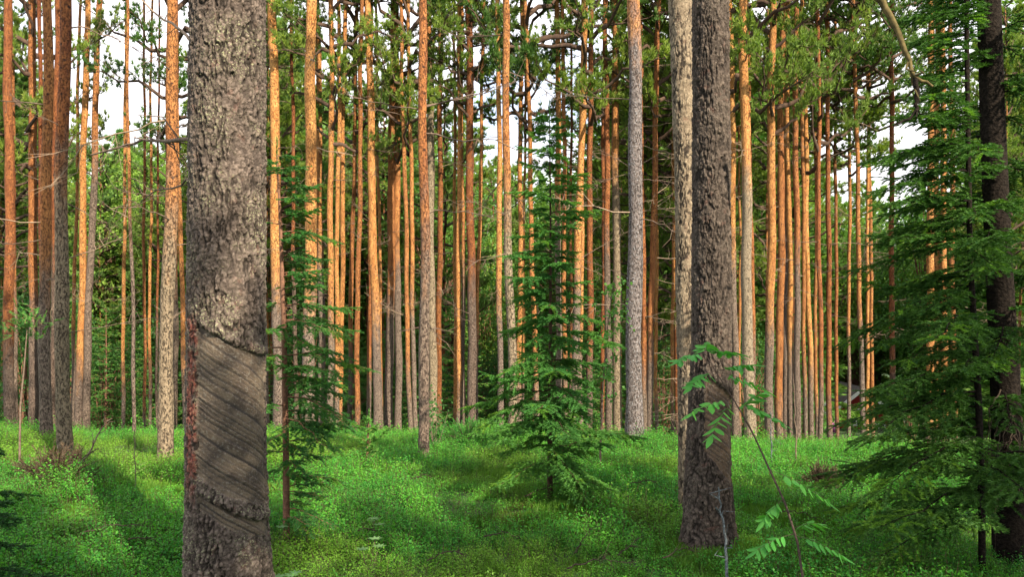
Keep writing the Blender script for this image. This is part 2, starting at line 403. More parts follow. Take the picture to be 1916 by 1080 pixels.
# ------------------------------------------------------------------ pines
def trunk_mesh(pts, d, H, seed, n=14, zb=None):
    """pts: list of (px, py, w px) from bottom to top; returns mesh with origin at the base, base location, radius fn"""
    rng = np.random.default_rng(seed)
    py = np.array([p[1] for p in pts], float)[::-1]; pxs = np.array([p[0] for p in pts], float)[::-1]; ww = np.array([p[2] for p in pts], float)[::-1]
    x_of = lambda z: np.interp(HY + (EYE - z) / d * F, py, pxs)
    w_of = lambda z: np.interp(HY + (EYE - z) / d * F, py, ww)
    xb = wx(pts[0][0], d)
    z0 = (gz(xb, d) - .15) if zb is None else zb
    ztop_f = wz(pts[-1][1], d)
    z = np.concatenate([np.linspace(z0, ztop_f, 26), np.linspace(ztop_f, z0 + H, 12)[1:]])
    cx = wx(x_of(z), d); r = w_of(z) / F * d / 2
    slope = (cx[25] - cx[18]) / (z[25] - z[18] + 1e-6)
    ab = z > ztop_f
    cx[ab] = cx[25] + .5 * slope * (z[ab] - ztop_f)
    r[ab] = r[25] + (.02 - r[25]) * (z[ab] - ztop_f) / max(.1, z0 + H - ztop_f)
    ph = rng.uniform(0, 6, 4); wob = .02
    cx = cx + wob * np.sin(z * .9 + ph[0]) + .01 * np.sin(z * 2.3 + ph[1]); cy = wob * np.sin(z * .8 + ph[2])
    r = r * (1 + .40 * np.exp(-(z - z0) / .22)) * (1 + .04 * np.sin(z * 3.1 + ph[3]))
    a = np.linspace(0, 2 * PI, n, endpoint=False)
    rr = r[:, None] * (1 + .05 * rng.normal(size=(len(z), n)) * .6)
    V = np.stack([cx[:, None] - xb + rr * np.cos(a), cy[:, None] + rr * np.sin(a), np.repeat((z - z0)[:, None], n, 1)], -1).reshape(-1, 3)
    m = len(z); i = np.arange(m - 1)[:, None] * n; j = np.arange(n)[None]; k = (j + 1) % n
    g = G(); g.add(V, np.stack([i + j, i + k, i + n + k, i + n + j], -1).reshape(-1, 4), 0, True)
    fx = lambda zz: float(np.interp(zz, z, cx)) - xb
    fr = lambda zz: float(np.interp(zz, z, r))
    return g, (xb, d, z0), fx, fr

ORD = ['', 'first', 'second', 'third', 'fourth', 'fifth', 'sixth', 'seventh', 'eighth', 'ninth', 'tenth', 'eleventh', 'twelfth',
       'thirteenth', 'fourteenth', 'fifteenth', 'sixteenth', 'seventeenth', 'eighteenth', 'nineteenth', 'twentieth']

# (x at top of frame, x at base, y of base, width, tone 0 red..1 yellow-orange, y where grey turns orange, options)
T = [
 (16, 18, 800, 17, .15, 640, ''), (21, 29, 790, 8, .3, 560, ''), (60, 63, 788, 15, .3, 560, 'c'), (87, 86, 820, 19, .35, 520, ''),
 (74, 79, 782, 8, .0, 500, 'd'), (107, 98, 790, 11, .1, 480, ''), (120, 117, 847, 23, .05, 330, 'p'), (150, 135, 785, 6, .6, 640, ''),
 (163, 148, 782, 12, .85, 690, ''), (186, 160, 785, 12, .4, 300, ''), (236, 230, 770, 6, .8, 700, ''), (237, 251, 797, 6, .45, 400, 't'),
 (270, 270, 790, 5, .3, 760, 't'), (284, 280, 770, 5, .8, 700, ''), (298, 293, 765, 4, .1, 600, ''), (322, 311, 857, 24, .45, 400, 'p'),
 (330, 326, 778, 10, .3, 520, 'c'), (325, 347, 778, 8, .6, 680, ''),
 (482, 497, 785, 10, .5, 500, ''), (510, 522, 790, 19, .9, 540, ''), (545, 553, 780, 7, .1, 500, 'd'), (583, 578, 790, 22, .85, 560, ''),
 (594, 603, 795, 12, .75, 480, ''), (620, 618, 797, 11, .7, 600, 'c'), (635, 629, 798, 8, .9, 700, ''), (645, 637, 798, 9, .8, 780, ''),
 (668, 653, 802, 8, .4, 650, 'c'), (677, 667, 802, 9, .4, 780, ''), (694, 691, 800, 8, .15, 700, ''), (688, 707, 803, 15, .85, 590, ''),
 (703, 715, 802, 6, .7, 740, ''), (736, 728, 804, 14, .35, 560, ''), (742, 745, 804, 12, .5, 480, ''), (750, 767, 800, 8, .5, 700, ''),
 (764, 776, 800, 8, .7, 560, 'c'), (793, 792, 846, 18, .25, 440, ''), (802, 810, 802, 14, .5, 120, 'p'), (812, 806, 790, 6, .9, 100, 'p'),
 (825, 821, 797, 10, .3, 780, 'c'), (850, 852, 790, 6, .9, 780, ''), (860, 858, 790, 9, .8, 720, ''), (863, 868, 788, 7, .6, 500, ''),
 (877, 884, 795, 15, .12, 520, 'c'), (906, 889, 790, 7, .6, 640, ''), (932, 936, 782, 10, .95, 560, ''), (944, 959, 820, 15, .5, 380, 'p'),
 (976, 971, 780, 9, .6, 700, 'c'), (984, 978, 780, 5, .9, 700, ''), (984, 1004, 800, 9, .5, 700, 'c'), (1043, 1046, 808, 11, .7, 400, ''),
 (1054, 1057, 800, 8, .4, 700, ''), (1069, 1068, 790, 5, .3, 700, 't'), (1096, 1072, 815, 13, .9, 520, ''), (1090, 1086, 812, 8, .7, 640, ''),
 (1105, 1103, 815, 11, .2, 660, 'c'), (1133, 1139, 812, 11, .2, 450, ''), (1130, 1128, 810, 7, .1, 780, ''), (1150, 1156, 815, 15, .7, 330, 'p'),
 (1187, 1188, 822, 28, .6, 60, 'l'), (1197, 1207, 812, 9, .2, 700, ''), (1232, 1214, 813, 11, .3, 640, 'c'), (1228, 1228, 760, 6, .9, 740, ''),
 (1262, 1258, 760, 6, .7, 740, ''),
 (1367, 1376, 825, 12, .9, 470, ''), (1384, 1384, 780, 5, .6, 760, ''), (1391, 1402, 820, 19, .8, 330, 'p'), (1398, 1411, 815, 9, .3, 640, ''),
 (1446, 1439, 825, 15, .8, 600, ''), (1464, 1458, 825, 13, .35, 770, ''), (1471, 1470, 825, 10, .5, 430, ''), (1472, 1481, 828, 10, .9, 640, ''),
 (1488, 1493, 830, 11, .25, 480, ''), (1499, 1507, 832, 7, .5, 700, ''), (1502, 1518, 835, 9, .95, 690, ''), (1526, 1527, 830, 6, .5, 760, 'c'),
 (1530, 1536, 835, 8, .1, 700, 'c'), (1548, 1552, 838, 9, .15, 760, ''), (1562, 1566, 840, 6, .35, 800, 'c'), (1590, 1588, 815, 6, .6, 640, 'c'),
 (1597, 1614, 800, 8, .5, 600, 'c'), (1624, 1623, 800, 6, .8, 800, ''), (1624, 1633, 800, 6, .6, 800, 'c'), (1668, 1669, 800, 9, .1, 700, 'c'),
 (1743, 1740, 815, 13, .75, 800, ''), (1753, 1754, 815, 10, .6, 800, ''), (1764, 1767, 815, 11, .7, 800, ''), (1779, 1785, 815, 9, .4, 800, ''),
]
LAND = [(-50, 'the left edge of the picture'), (118, 'the pale-footed pine near the left edge'), (311, 'the stout orange pine left of the carved trunk'),
        (425, 'the carved foreground trunk'), (578, 'the widest orange pine beyond the left spruce'), (707, 'the leaning orange pine mid left'),
        (791, 'the pine standing forward at mid left'), (884, 'the red-barked pine above the juniper'), (958, 'the pale-footed pine by the middle spruce'),
        (1030, 'the stem of the middle young spruce'), (1188, 'the grey lichened pine'), (1330, 'the carved pine at right'),
        (1439, 'the bright orange pine beyond the rowan'), (1552, 'the red-barked pine before the cabin'), (1700, 'the gap before the dark spruce')]
SPECIAL = {117: 'dark-barked pine with a pale scaly foot standing forward at left', 311: 'stout orange pine with pale grey lower bark just left of carved foreground trunk',
           792: 'slim grey-footed pine with red upper trunk standing forward of its neighbours at mid left',
           1188: 'thick blue-grey pine covered in white lichen flecks right of the middle spruce',
           578: 'broad bright orange pine with lilac-grey foot behind the left young spruce', 707: 'bright orange pine leaning left towards its top, mid left',
           884: 'red-barked pine with dark foliage high up, standing above the juniper', 959: 'pine with pale scaly foot just left of the middle young spruce',
           1439: 'bright orange pine with grey foot right of the rowan sapling', 1552: 'slim red-brown pine standing before the red cabin'}
def autolabel(e, everyone):
    xt, xb, yb, w, tone, gy, opt = e
    if xb in SPECIAL: return SPECIAL[xb]
    xm = xb + (xt - xb) * .4
    lx, ln = max([l for l in LAND if l[0] < xm - 1], key=lambda l: l[0])
    rank = 1 + sum(1 for o in everyone if lx + 1 < o[1] + (o[0] - o[1]) * .4 < xm and o[1] not in SPECIAL)
    size = 'stout' if w >= 14 else 'medium' if w >= 10 else 'slim' if w >= 7 else 'very thin'
    colr = 'pale grey-barked' if 'p' in opt else 'dark shaded' if 'd' in opt else 'red-brown' if tone < .33 else 'orange' if tone < .72 else 'bright yellow-orange'
    return f'{size} {colr} pine, {ORD[rank]} trunk right of {ln}'

def pine_parts(t, g, fx, fr, tone, grey_h, pale=0., lichen=0., shade=0., mesh_attrs=None):
    o = g.build('trunk', [BARK], t)
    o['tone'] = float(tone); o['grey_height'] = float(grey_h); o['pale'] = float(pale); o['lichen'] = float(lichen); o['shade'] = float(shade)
    return o
rnd = random.Random(11)
def add_crown(t, fx, zc, H, me=None, scale=None, axis_x=0):
    me = me or rnd.choice(CROWNS)
    o = link('crown', me, t); hs = (H - zc) / 8.5
    o.location = (fx(zc + 1), 0, zc); sr = scale or rnd.uniform(.75, 1.05)
    o.scale = (sr, sr, hs); o.rotation_euler = (0, 0, rnd.uniform(0, 6.28)); return o
def add_dead(t, fx, fr, z, az=None, pale=False, sc=None):
    o = link('dead_branch', rnd.choice(PDEADS if pale else DEADS), t)
    az = rnd.uniform(0, 6.28) if az is None else az
    o.location = (fx(z) + .6 * fr(z) * math.cos(az), .6 * fr(z) * math.sin(az), z); sc = sc or rnd.uniform(.55, 1.2)
    o.scale = (sc,) * 3; o.rotation_euler = (rnd.uniform(-.5, .5), rnd.uniform(-.3, .35), az); return o

GAPS = [(135, 0, 310, 250), (690, 0, 780, 150), (1590, 0, 1745, 340), (985, 200, 1045, 300)]
def hits(px, d, zc, zt, R):
    x0 = px - R * F / d; x1 = px + R * F / d; y0 = HY + (EYE - zt) / d * F; y1 = HY + (EYE - zc) / d * F
    return any(x0 < g_[2] and x1 > g_[0] and y0 < g_[3] and y1 > g_[1] for g_ in GAPS)
PINE_POS = []
for ti, e in enumerate(T):
    xt, xb, yb, w, tone, gy, opt = e
    D = .20 + .10 * rnd.random() if w >= 8 else .15 + .07 * rnd.random()
    d = max(13.4, D * F / w)
    d = min(d, 22 + 2 * rnd.random()) if w >= 7 else min(d, 27)
    if xb in (117, 311, 792): d = EYE * F / (yb - HY)
    if xb in (86,): d = 12.2
    if xb in (1188,): d = 12.3
    if xb == 959: d = 13.2
    if xb == 251: d = 15.5
    H = rnd.uniform(18, 22) + (.09 * (d - 13) if d > 13 else 0)
    if 't' in opt: H = rnd.uniform(12, 15)
    k = w / 1.0
    pts = [(xb, yb, k * 1.14), (xb + (xt - xb) * .45, yb * .55, k), (xt, 0, k * .82)]
    g, base, fx, fr = trunk_mesh(pts, d, H, 500 + ti)
    z0 = base[2]
    t = thing('pine_tree', autolabel(e, T), 'pine tree', base, group='pines with bare trunks in the wood')
    gh = wz(gy, d) - z0
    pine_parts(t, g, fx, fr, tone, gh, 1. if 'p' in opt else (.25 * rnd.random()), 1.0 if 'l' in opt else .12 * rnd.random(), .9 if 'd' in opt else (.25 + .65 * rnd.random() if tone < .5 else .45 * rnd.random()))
    ztop = wz(0, d) - z0
    if 'c' in opt: zc = min(H * .62, ztop * rnd.uniform(.58, .78))
    else: zc = max(min(H - 4.5, ztop * rnd.uniform(.9, 1.12)), H * .5)
    gap = hits(xt, d, z0 + ztop * .6, z0 + H, 2.0)
    if d > 20 and 'c' not in opt and rnd.random() < .22 and not gap: zc = ztop * rnd.uniform(.66, .86); opt += 'c'
    if 'c' in opt or (rnd.random() < .25 and not gap): add_crown(t, fx, zc, H)
    nd = rnd.randint(3, 7) if d < 32 else rnd.randint(1, 4)
    if 't' in opt: nd = 5
    for q in range(nd): add_dead(t, fx, fr, rnd.uniform(.3, .98) * min(ztop, zc + 1), None, rnd.random() < .2)
    if xb == 1188:
        for py, az, s_ in ((185, 2.6, .9), (325, 2.9, .7), (340, -.3, .6), (520, 2.7, .5)): add_dead(t, fx, fr, wz(py, d) - z0, az, False, s_)
    if xb in (1214, 1207):
        for q in range(14): add_dead(t, fx, fr, wz(rnd.uniform(120, 800), d) - z0, rnd.uniform(-.9, .5), True, rnd.uniform(.7, 1.1))
    if xb == 792:
        add_dead(t, fx, fr, wz(205, d) - z0, 3.1, False, 1.0); add_dead(t, fx, fr, wz(200, d) - z0, .1, False, 1.2); add_dead(t, fx, fr, wz(250, d) - z0, -.2, False, 1.3)
    PINE_POS.append((base[0], d))

# ------------------------------------------------------------------ foreground trunks with real bark relief
def hero_trunk(name, d, px_list, H, seg, dz, cw, ch, amp, seed, scar=None, red=None, fine_top=None):
    py = np.array([p[1] for p in px_list], float); cxp = np.array([p[0] for p in px_list], float); wp = np.array([p[2] for p in px_list], float)
    x0 = wx(cxp[-1], d); z0 = gz(x0, d) - .12
    zt = wz(-30, d) if fine_top is None else fine_top
    z = np.concatenate([np.arange(z0, zt, dz), np.linspace(zt, z0 + H, 40)])
    pyz = HY + (EYE - z) / d * F
    cx = wx(np.interp(pyz, py, cxp), d); r = np.interp(pyz, py, wp) / F * d / 2
    r = np.where(z > zt, r * (1 - .85 * (z - zt) / (z0 + H - zt)), r)
    th = np.linspace(-PI, PI, seg + 1)
    TH, Z = np.meshgrid(th, z); RR = np.repeat(r[:, None], seg + 1, 1); CX = np.repeat(cx[:, None], seg + 1, 1)
    U = TH * r.mean(); W = Z
    wu = U + .016 * (fbm(U * 26, W * 16, seed) - .5) * 2; wv = W + .022 * (fbm(U * 22 + 7, W * 18, seed + 1) - .5) * 2
    f1, f2, idr = voro(wu / cw, wv / ch, seed); e = f2 - f1
    plate = sst(.0, .30, e)
    rg_ = np.abs(fbm(wu / (cw * 1.5) + 3, wv / (ch * 3.6), seed + 21, 3) - .5) * 2
    fiss = (1 - sst(.02, .17, rg_)) * sst(.22, .45, fbm(U * 7, W * 4, seed + 23))
    g1, g2, idg = voro(wu / (cw * .4) + 5, wv / (ch * .4), seed + 9)
    fine = sst(.0, .4, g2 - g1)
    disp = amp * .9 * (idr - .5) * sst(0, .15, e) + amp * .45 * plate - amp * 1.1 * fiss + amp * .45 * (idg - .5) * fine + amp * .7 * (fbm(U * 50, W * 38, seed + 4) - .5) + amp * 1.2 * (fbm(U * 6, W * 3, seed + 14) - .5)
    # big root flare lobes
    disp = disp + np.exp(-(Z - z0) / .16) * r.mean() * .12 * (1 + np.sin(TH * 5 + seed))
    crack = 1.0 * fiss + .85 * (1 - plate) * vnoise(U * 40, W * 30, seed + 2) + .15 * (1 - fine)
    sm = np.zeros(Z.shape, bool); redm = np.zeros(Z.shape)
    if scar:
        s = np.sin(TH); front = np.cos(TH) > -.15
        PYf = HY + (EYE - Z) / (d - RR) * F
        inset = np.zeros(Z.shape)
        for (sl, st, yl, sl_t, y2, sl_b, spc, dep) in scar:
            jag = .05 * (fbm(W * 18, W * 0 + 3, seed + 2) - .5) * 2
            top = yl + (s - sl) * sl_t + 8 * (fbm(s * 5, s * 0, seed + 6) - .5); bot = y2 + (s - sl) * sl_b + 10 * (fbm(s * 4, s * 0 + 5, seed + 8) - .5)
            a = sst(-.02, .03, s - sl - jag) * np.where(front, 1, 0) * sst(0, 5, PYf - top) * sst(0, 7, bot - PYf)
            a = a * (TH < st)
            ph = (Z + .62 * RR * TH + .006 * (fbm(U * 9, W * 9, seed + 3) - .5) * 2) / spc
            ph = ph + .55 * np.sin(ph * .9) ; fr_ = ph % 1.0; cellk = np.floor(ph)
            hh = (np.sin(cellk * 91.7 + seed) * 43758.5) % 1
            ledge = fr_ * (.004 + .010 * hh) + .002 * (fbm(U * 30, Z * 120, seed + 5) - .5)
            gr = (1 - sst(.12, .34 + .2 * hh, fr_)) * (.5 + .5 * hh) + .30 * (1 - sst(.1, .5, (ph * 2.7) % 1.0)) * vnoise(U * 12, Z * 12, seed)
            lip = np.where(front & (TH < st), 1, 0) * (.016 * np.exp(-((PYf - top + 7) / 9) ** 2) * sst(-.1, .05, s - sl) + .012 * np.exp(-((s - sl + .06) / .06) ** 2) * sst(-8, 8, PYf - top) * sst(-8, 8, bot - PYf)) * (.6 + .8 * fbm(U * 25, W * 25, seed + 33))
            disp = (disp + lip) * (1 - a) + a * (-dep + ledge + .004 * (fbm(U * 16, (Z + .62 * RR * TH) * 60, seed + 35) - .5))
            crack = crack * (1 - a) + a * np.clip(gr, 0, 1)
            sm |= a > .5
    if red: redm = red(np.sin(TH), HY + (EYE - Z) / (d - RR) * F) * (1 - crack * .4) * (np.cos(TH) > 0)
    rad = RR + disp
    V = np.stack([CX - x0 + rad * np.sin(TH), -rad * np.cos(TH), Z - z0], -1).reshape(-1, 3)
    m, n = Z.shape; i = np.arange(m - 1)[:, None] * n; j = np.arange(n - 1)[None]
    Q = np.stack([i + j, i + j + 1, i + n + j + 1, i + n + j], -1).reshape(-1, 4)
    msk = (sm.ravel()[Q].sum(1) >= 2)
    attrs = dict(crack=np.clip(crack, 0, 1).ravel(), plate_tone=idr.ravel(), red_bark=redm.ravel())
    return V, Q, msk, attrs, (x0, d, z0), z, cx - x0, r

def submesh(V, Q, attrs):
    u, inv = np.unique(Q.ravel(), return_inverse=True)
    g = G(); g.add(V[u], inv.reshape(-1, 4), 0, True)
    return g, {k: a[u] for k, a in attrs.items()}

def hero_pine(label, d, pxl, H, seg, dz, cw, ch, amp, seed, bmat, smat=None, scar=None, red=None, crown=True):
    V, Q, msk, at, base, z, cx, r = hero_trunk('pine', d, pxl, H, seg, dz, cw, ch, amp, seed, scar, red)
    t = thing('pine_tree', label, 'pine tree', base, group='pines with bare trunks in the wood')
    g, a = submesh(V, Q[~msk], at); tr = g.build('trunk', [bmat], t, a)
    if msk.any():
        g, a = submesh(V, Q[msk], at); so = g.build('carved_scar', [smat], tr, a); so['label'] = 'bare carved wood with slanting tapping grooves'
    fx = lambda zz: float(np.interp(zz + base[2], z, cx)); fr = lambda zz: float(np.interp(zz + base[2], z, r))
    if crown: add_crown(t, fx, H * .62, H, CROWNS_NEAR[seed % 2], .8)
    return t, fx, fr, base

B1 = hero_bark_mat('grey_pink_pine_bark', (.050, .039, .033), (.155, .124, .104), (.25, .26, .155), 1.0)
B2 = hero_bark_mat('brown_pine_bark', (.036, .028, .023), (.105, .084, .068), (.22, .20, .16), .4)
B3 = hero_bark_mat('pale_pine_bark', (.165, .13, .09), (.25, .205, .145), (.30, .27, .20), .5)
SC1 = scar_mat('weathered_carved_wood', (.048, .034, .023), (.125, .094, .062), (.009, .007, .006))
SC2 = scar_mat('brown_carved_wood', (.055, .034, .020), (.125, .080, .046), (.018, .012, .009))
def red1(s, py): return sst(-.86, -.76, s) * sst(-.36, -.48, s) * sst(575, 615, py) * sst(980, 860, py) * .75
big1 = hero_pine('huge grey-pink foreground pine with a long carved tapping scar at left', 4.8,
    [(426, -40, 133), (426, 0, 134), (425, 300, 136), (424, 600, 137), (423, 850, 141), (425, 1000, 148), (428, 1080, 158), (430, 1120, 176)], 17,
    300, .0055, .019, .029, .011, 3, B1, SC1,
    [(-.42, 2.0, 606, 40, 900, 42, .040, .012), (-.33, 2.0, 925, 46, 962, 46, .036, .011)], red1)
big2 = hero_pine('large brown pine at right with a carved scar low on its trunk', 6.2,
    [(1329, -40, 64), (1329, 0, 65), (1331, 300, 67), (1331, 500, 69), (1331, 650, 71), (1327, 780, 77), (1325, 900, 86), (1327, 980, 94), (1328, 1020, 106)], 17,
    220, .0075, .019, .030, .011, 5, B2, SC2, [(-.42, 1.5, 702, 30, 850, 48, .048, .016)])
pale = hero_pine('thick pale beige pine close behind the carved pine at right', 7.25,
    [(1272, -40, 43), (1272, 0, 43), (1277, 150, 40), (1281, 300, 37), (1283, 600, 34), (1287, 800, 34), (1289, 960, 38)], 18,
    130, .012, .022, .028, .007, 8, B3)
# dead boughs of the foreground pine
t, fx, fr, base = big1
def px_bough(t, base, pts, d0, d1, r, mats, rng, twigs=10, tl=(.15, .4)):
    """a bough along photo points, receding from distance d0 to d1"""
    n = len(pts); dd = np.linspace(d0, d1, n)
    C0 = np.array([[wx(p[0], q), q, wz(p[1], q)] for p, q in zip(pts, dd)]) - np.array(base)
    tt = np.linspace(0, n - 1, 14); C = np.stack([np.interp(tt, np.arange(n), C0[:, k]) for k in range(3)], 1)
    C[1:-1] += rng.normal(0, .006, (12, 3))
    g = G(); g.add(*tube(C, np.linspace(r, r * .35, 14), 6), 0, True)
    for k in range(twigs):
        j = rng.integers(3, 13); dv = unit(unit(C[j] - C[j - 1]) * .8 + rng.normal(0, .5, 3)); l = rng.uniform(*tl)
        Q = np.stack([C[j], C[j] + dv * l * .5 + rng.normal(0, .03, 3), C[j] + dv * l + rng.normal(0, .05, 3) - np.array([0, 0, .2 * l])])
        g.add(*tube(Q, np.array([r * .4, r * .28, r * .1]), 4), 0)
    return g.build('dead_branch', mats, t)
r5 = np.random.default_rng(5)
px_bough(t, base, [(372, 95), (352, 70), (330, 45), (300, 32), (262, -5)], 4.9, 5.6, .013, [PTWIG], r5, 3, (.05, .15))
px_bough(t, base, [(372, 262), (340, 258), (310, 266), (270, 262), (235, 272), (170, 290)], 4.9, 6.2, .016, [TWIG], r5, 16, (.12, .4))
px_bough(t, base, [(372, 232), (350, 232), (330, 238)], 4.9, 5.2, .010, [PTWIG], r5, 2, (.03, .08))
px_bough(t, base, [(372, 345), (350, 338), (325, 350), (290, 356), (262, 380)], 4.9, 5.9, .009, [TWIG], r5, 6, (.06, .2))

# ------------------------------------------------------------------ young spruces, foreground
def stem_tube(pts, d, z0, mats, t, base, name='trunk', n=10, rough=.0):
    pts = sorted(pts, key=lambda p: -p[1])
    py = np.array([p[1] for p in pts], float); q = np.linspace(0, 1, 40)
    yy = np.interp(q, np.linspace(0, 1, len(py)), py); o = np.argsort(py)
    xx = np.interp(yy, py[o], np.array([p[0] for p in pts], float)[o]); ww = np.interp(yy, py[o], np.array([p[2] for p in pts], float)[o])
    C = np.stack([wx(xx, d), np.full(40, d), wz(yy, d)], 1) - np.array(base)
    C[0, 2] = -.05
    g = G(); g.add(*tube(C, ww / F * d / 2, n), 0, True)
    return g.build(name, mats, t), C
def px_spruce(label, pts, d, nb, seed, Rfn, mat_n, mat_b, nd=240, ln=.018, wd=.005, bare=.25, dens=8, rise=.25, droop=.3, z_lo=.0, br=.006, group=None, azfn=None):
    rng = np.random.default_rng(seed); bx = wx(pts[0][0], d); base = (bx, d, gz(bx, d))
    t = thing('spruce_tree', label, 'spruce', base, group=group)
    _, C = stem_tube(pts, d, base[2], [mat_b], t, base)
    g = G(); Z = C[:, 2]; H = Z[-1]
    for i in range(nb):
        u = (i + rng.uniform(0, 1)) / nb; z = H * (z_lo + (1 - z_lo) * u)
        p = np.array([np.interp(z, Z, C[:, 0]), 0, z])
        Lb = Rfn(u) * rng.uniform(.42, 1.18)
        az = i * 2.4 + rng.uniform(-.9, .9)
        if azfn: az = azfn(u, az, rng)
        spruce_branch(g, rng, p, az, Lb, rise * rng.uniform(.4, 1.3) + .35 * max(0, u - .55), droop * rng.uniform(.6, 1.3) * (1 + .35 * (1 - u)), nd, ln, wd, bare, dens, br, tips=.45 * rng.random() ** 1.5)
    spray(g, C[-1] - np.array([0, 0, .15]), np.array([0, 0, 1.]), .28, rng, nd, ln, wd, 1, 0, up=(1, 0, 0), twig_r=.004)
    return g.build('crown', [mat_b, mat_n, BRIGHT_TIP], t), t, base

px_spruce('young dark green spruce with open tiers of branches in the middle', [(1029, 925, 11), (1029, 800, 9.5), (1030, 600, 6.5), (1030, 400, 3.6), (1028, 215, 1.5)], 7.8, 104, 21,
          lambda u: .15 + .68 * (1 - u) ** .8, SPRUCE, BR_BARK, 620, .026, .0075, .12, 12, .26, .36, .05)
px_spruce('slender young spruce with red-brown stem beside the carved foreground trunk', [(536, 1010, 13), (535, 850, 12), (531, 600, 9), (524, 400, 6), (518, 290, 3)], 6.1, 64, 23,
          lambda u: .14 + .52 * (1 - u) ** .5 if u > .22 else .34, SPRUCE, SPR_BARK, 600, .023, .0065, .16, 11, .22, .32, .08,
          azfn=lambda u, a, r: a if r.random() < .45 else r.uniform(-1.0, .9))
# the big dark spruce at the right: thick trunk and thin stem
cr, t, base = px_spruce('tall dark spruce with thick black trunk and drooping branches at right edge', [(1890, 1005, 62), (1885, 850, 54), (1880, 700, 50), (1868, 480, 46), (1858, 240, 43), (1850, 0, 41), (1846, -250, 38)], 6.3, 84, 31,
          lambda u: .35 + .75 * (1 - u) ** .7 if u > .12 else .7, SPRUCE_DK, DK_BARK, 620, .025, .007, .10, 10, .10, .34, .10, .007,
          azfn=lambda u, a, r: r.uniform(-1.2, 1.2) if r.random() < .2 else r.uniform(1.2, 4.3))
r6 = np.random.default_rng(6)
for k in range(16):
    x = r6.uniform(1868, 1908); y = r6.uniform(690, 930); sx_ = r6.choice([-1, 1])
    px_bough(t, base, [(x, y), (x + sx_ * r6.uniform(8, 30), y + 40), (x + sx_ * r6.uniform(15, 45), y + r6.uniform(70, 150))], 6.15, 5.9, .006, [DTWIG], r6, 6, (.05, .2))
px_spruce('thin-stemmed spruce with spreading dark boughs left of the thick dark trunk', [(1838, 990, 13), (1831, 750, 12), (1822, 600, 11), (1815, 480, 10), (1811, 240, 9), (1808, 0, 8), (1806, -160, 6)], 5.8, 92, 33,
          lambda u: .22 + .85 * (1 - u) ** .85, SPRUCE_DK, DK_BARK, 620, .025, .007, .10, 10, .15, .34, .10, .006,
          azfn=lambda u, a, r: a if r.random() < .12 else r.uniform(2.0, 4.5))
# dark spruce boughs in the lower left corner
px_spruce('small dark spruce cut by the lower left corner', [(-20, 1110, 14), (-22, 950, 10), (-24, 800, 5)], 5.0, 26, 41,
          lambda u: .16 + .22 * (1 - u), SPRUCE_DK, DK_BARK, 450, .026, .009, .12, 10, .1, .25, .05)
# little spruce seedling in the clearing
px_spruce('knee-high spruce seedling with thin upright tip in the clearing', [(686, 872, 5), (688, 830, 4), (690, 788, 2)], 9.6, 16, 43,
          lambda u: .08 + .26 * (1 - u), SPRUCE, SPR_BARK, 300, .032, .012, .1, 8, .55, .1, .1)
# bushy juniper
def low_bush(label, px, py, d, H, R, seed, m, cat='shrub', name='juniper_bush'):
    x = wx(px, d); base = (x, d, gz(x, d))
    t = thing(name, label, cat, base); rng = np.random.default_rng(seed); g = G(); gs = G(); n = 46
    for i in range(n):
        az = i * 2.4; el = rng.uniform(.25, 1.45); L_ = rng.uniform(.55, 1.0)
        dv = np.array([math.cos(az) * math.cos(el) * R, math.sin(az) * math.cos(el) * R, math.sin(el) * H]) * L_
        gs.add(*tube(np.stack([np.zeros(3), dv * .5 + np.array([0, 0, .03]), dv]), np.array([.008, .006, .003]), 4), 0)
        for k in range(7):
            p = dv * rng.uniform(.35, 1.0); spray(g, p, unit(dv + rng.normal(0, .5 * np.linalg.norm(dv), 3)), rng.uniform(.08, .2), rng, 260, .022, .007, 1, 0)
    gs.build('stems', [DTWIG], t); g.build('foliage', [DTWIG, m], t); return t
low_bush('bushy bright green juniper mound below the red-barked pine', 872, 830, 12.3, .42, .62, 51, BILB)
low_bush('small dark brown-green mound in the clearing at right', 1540, 885, 9.0, .26, .28, 52, DRYTW, 'shrub', 'heather_mound')
low_bush('heap of dry brown brush low at the left', 108, 930, 7.9, .42, .55, 53, DRYTW, 'brush heap', 'brush_heap')

# ------------------------------------------------------------------ small plants and sticks
def stick(name, label, cat, pts, d0, d1, r, mats, seed, twigs=6, tl=(.05, .15), group=None):
    base = (wx(pts[0][0], d0), d0, wz(pts[0][1], d0)); rng = np.random.default_rng(seed)
    t = thing(name, label, cat, base, group=group); o = px_bough(t, base, pts, d0, d1, r, mats, rng, twigs, tl); o.name = 'stem'; return t
stick('dead_branch', 'forked dead branch sticking up from the bilberry at left', 'branch', [(150, 880), (172, 835), (187, 808), (201, 786)], 9.2, 9.4, .012, [TWIG], 61, 12, (.06, .22))
stick('dead_twig', 'lichened twig standing before the carved pine at right', 'twig', [(1362, 1090), (1357, 1020), (1350, 960), (1344, 912)], 4.9, 4.95, .011, [LICHTWIG], 62, 7, (.02, .06))
stick('dead_twig', 'dark forked twig on the moss below the middle spruce', 'twig', [(1075, 1036), (1090, 1012), (1104, 990)], 5.9, 6.0, .006, [DTWIG], 63, 7, (.06, .16))
stick('dead_twig', 'low dark twig lying left of the carved pine foot', 'twig', [(1155, 1040), (1180, 1022), (1197, 1008)], 5.8, 5.9, .006, [DTWIG], 64, 6, (.05, .13))
stick('bare_sapling', 'bare thin sapling stem rising from bilberry at left', 'sapling', [(254, 955), (253, 880), (251, 805), (249, 760)], 7.9, 8.0, .006, [TWIG], 65, 5, (.04, .12))
stick('bare_sapling', 'bare sapling stem behind the rowan leaves', 'sapling', [(1444, 868), (1443, 820), (1441, 770)], 10.5, 10.5, .010, [LICHTWIG], 66, 5, (.05, .15))
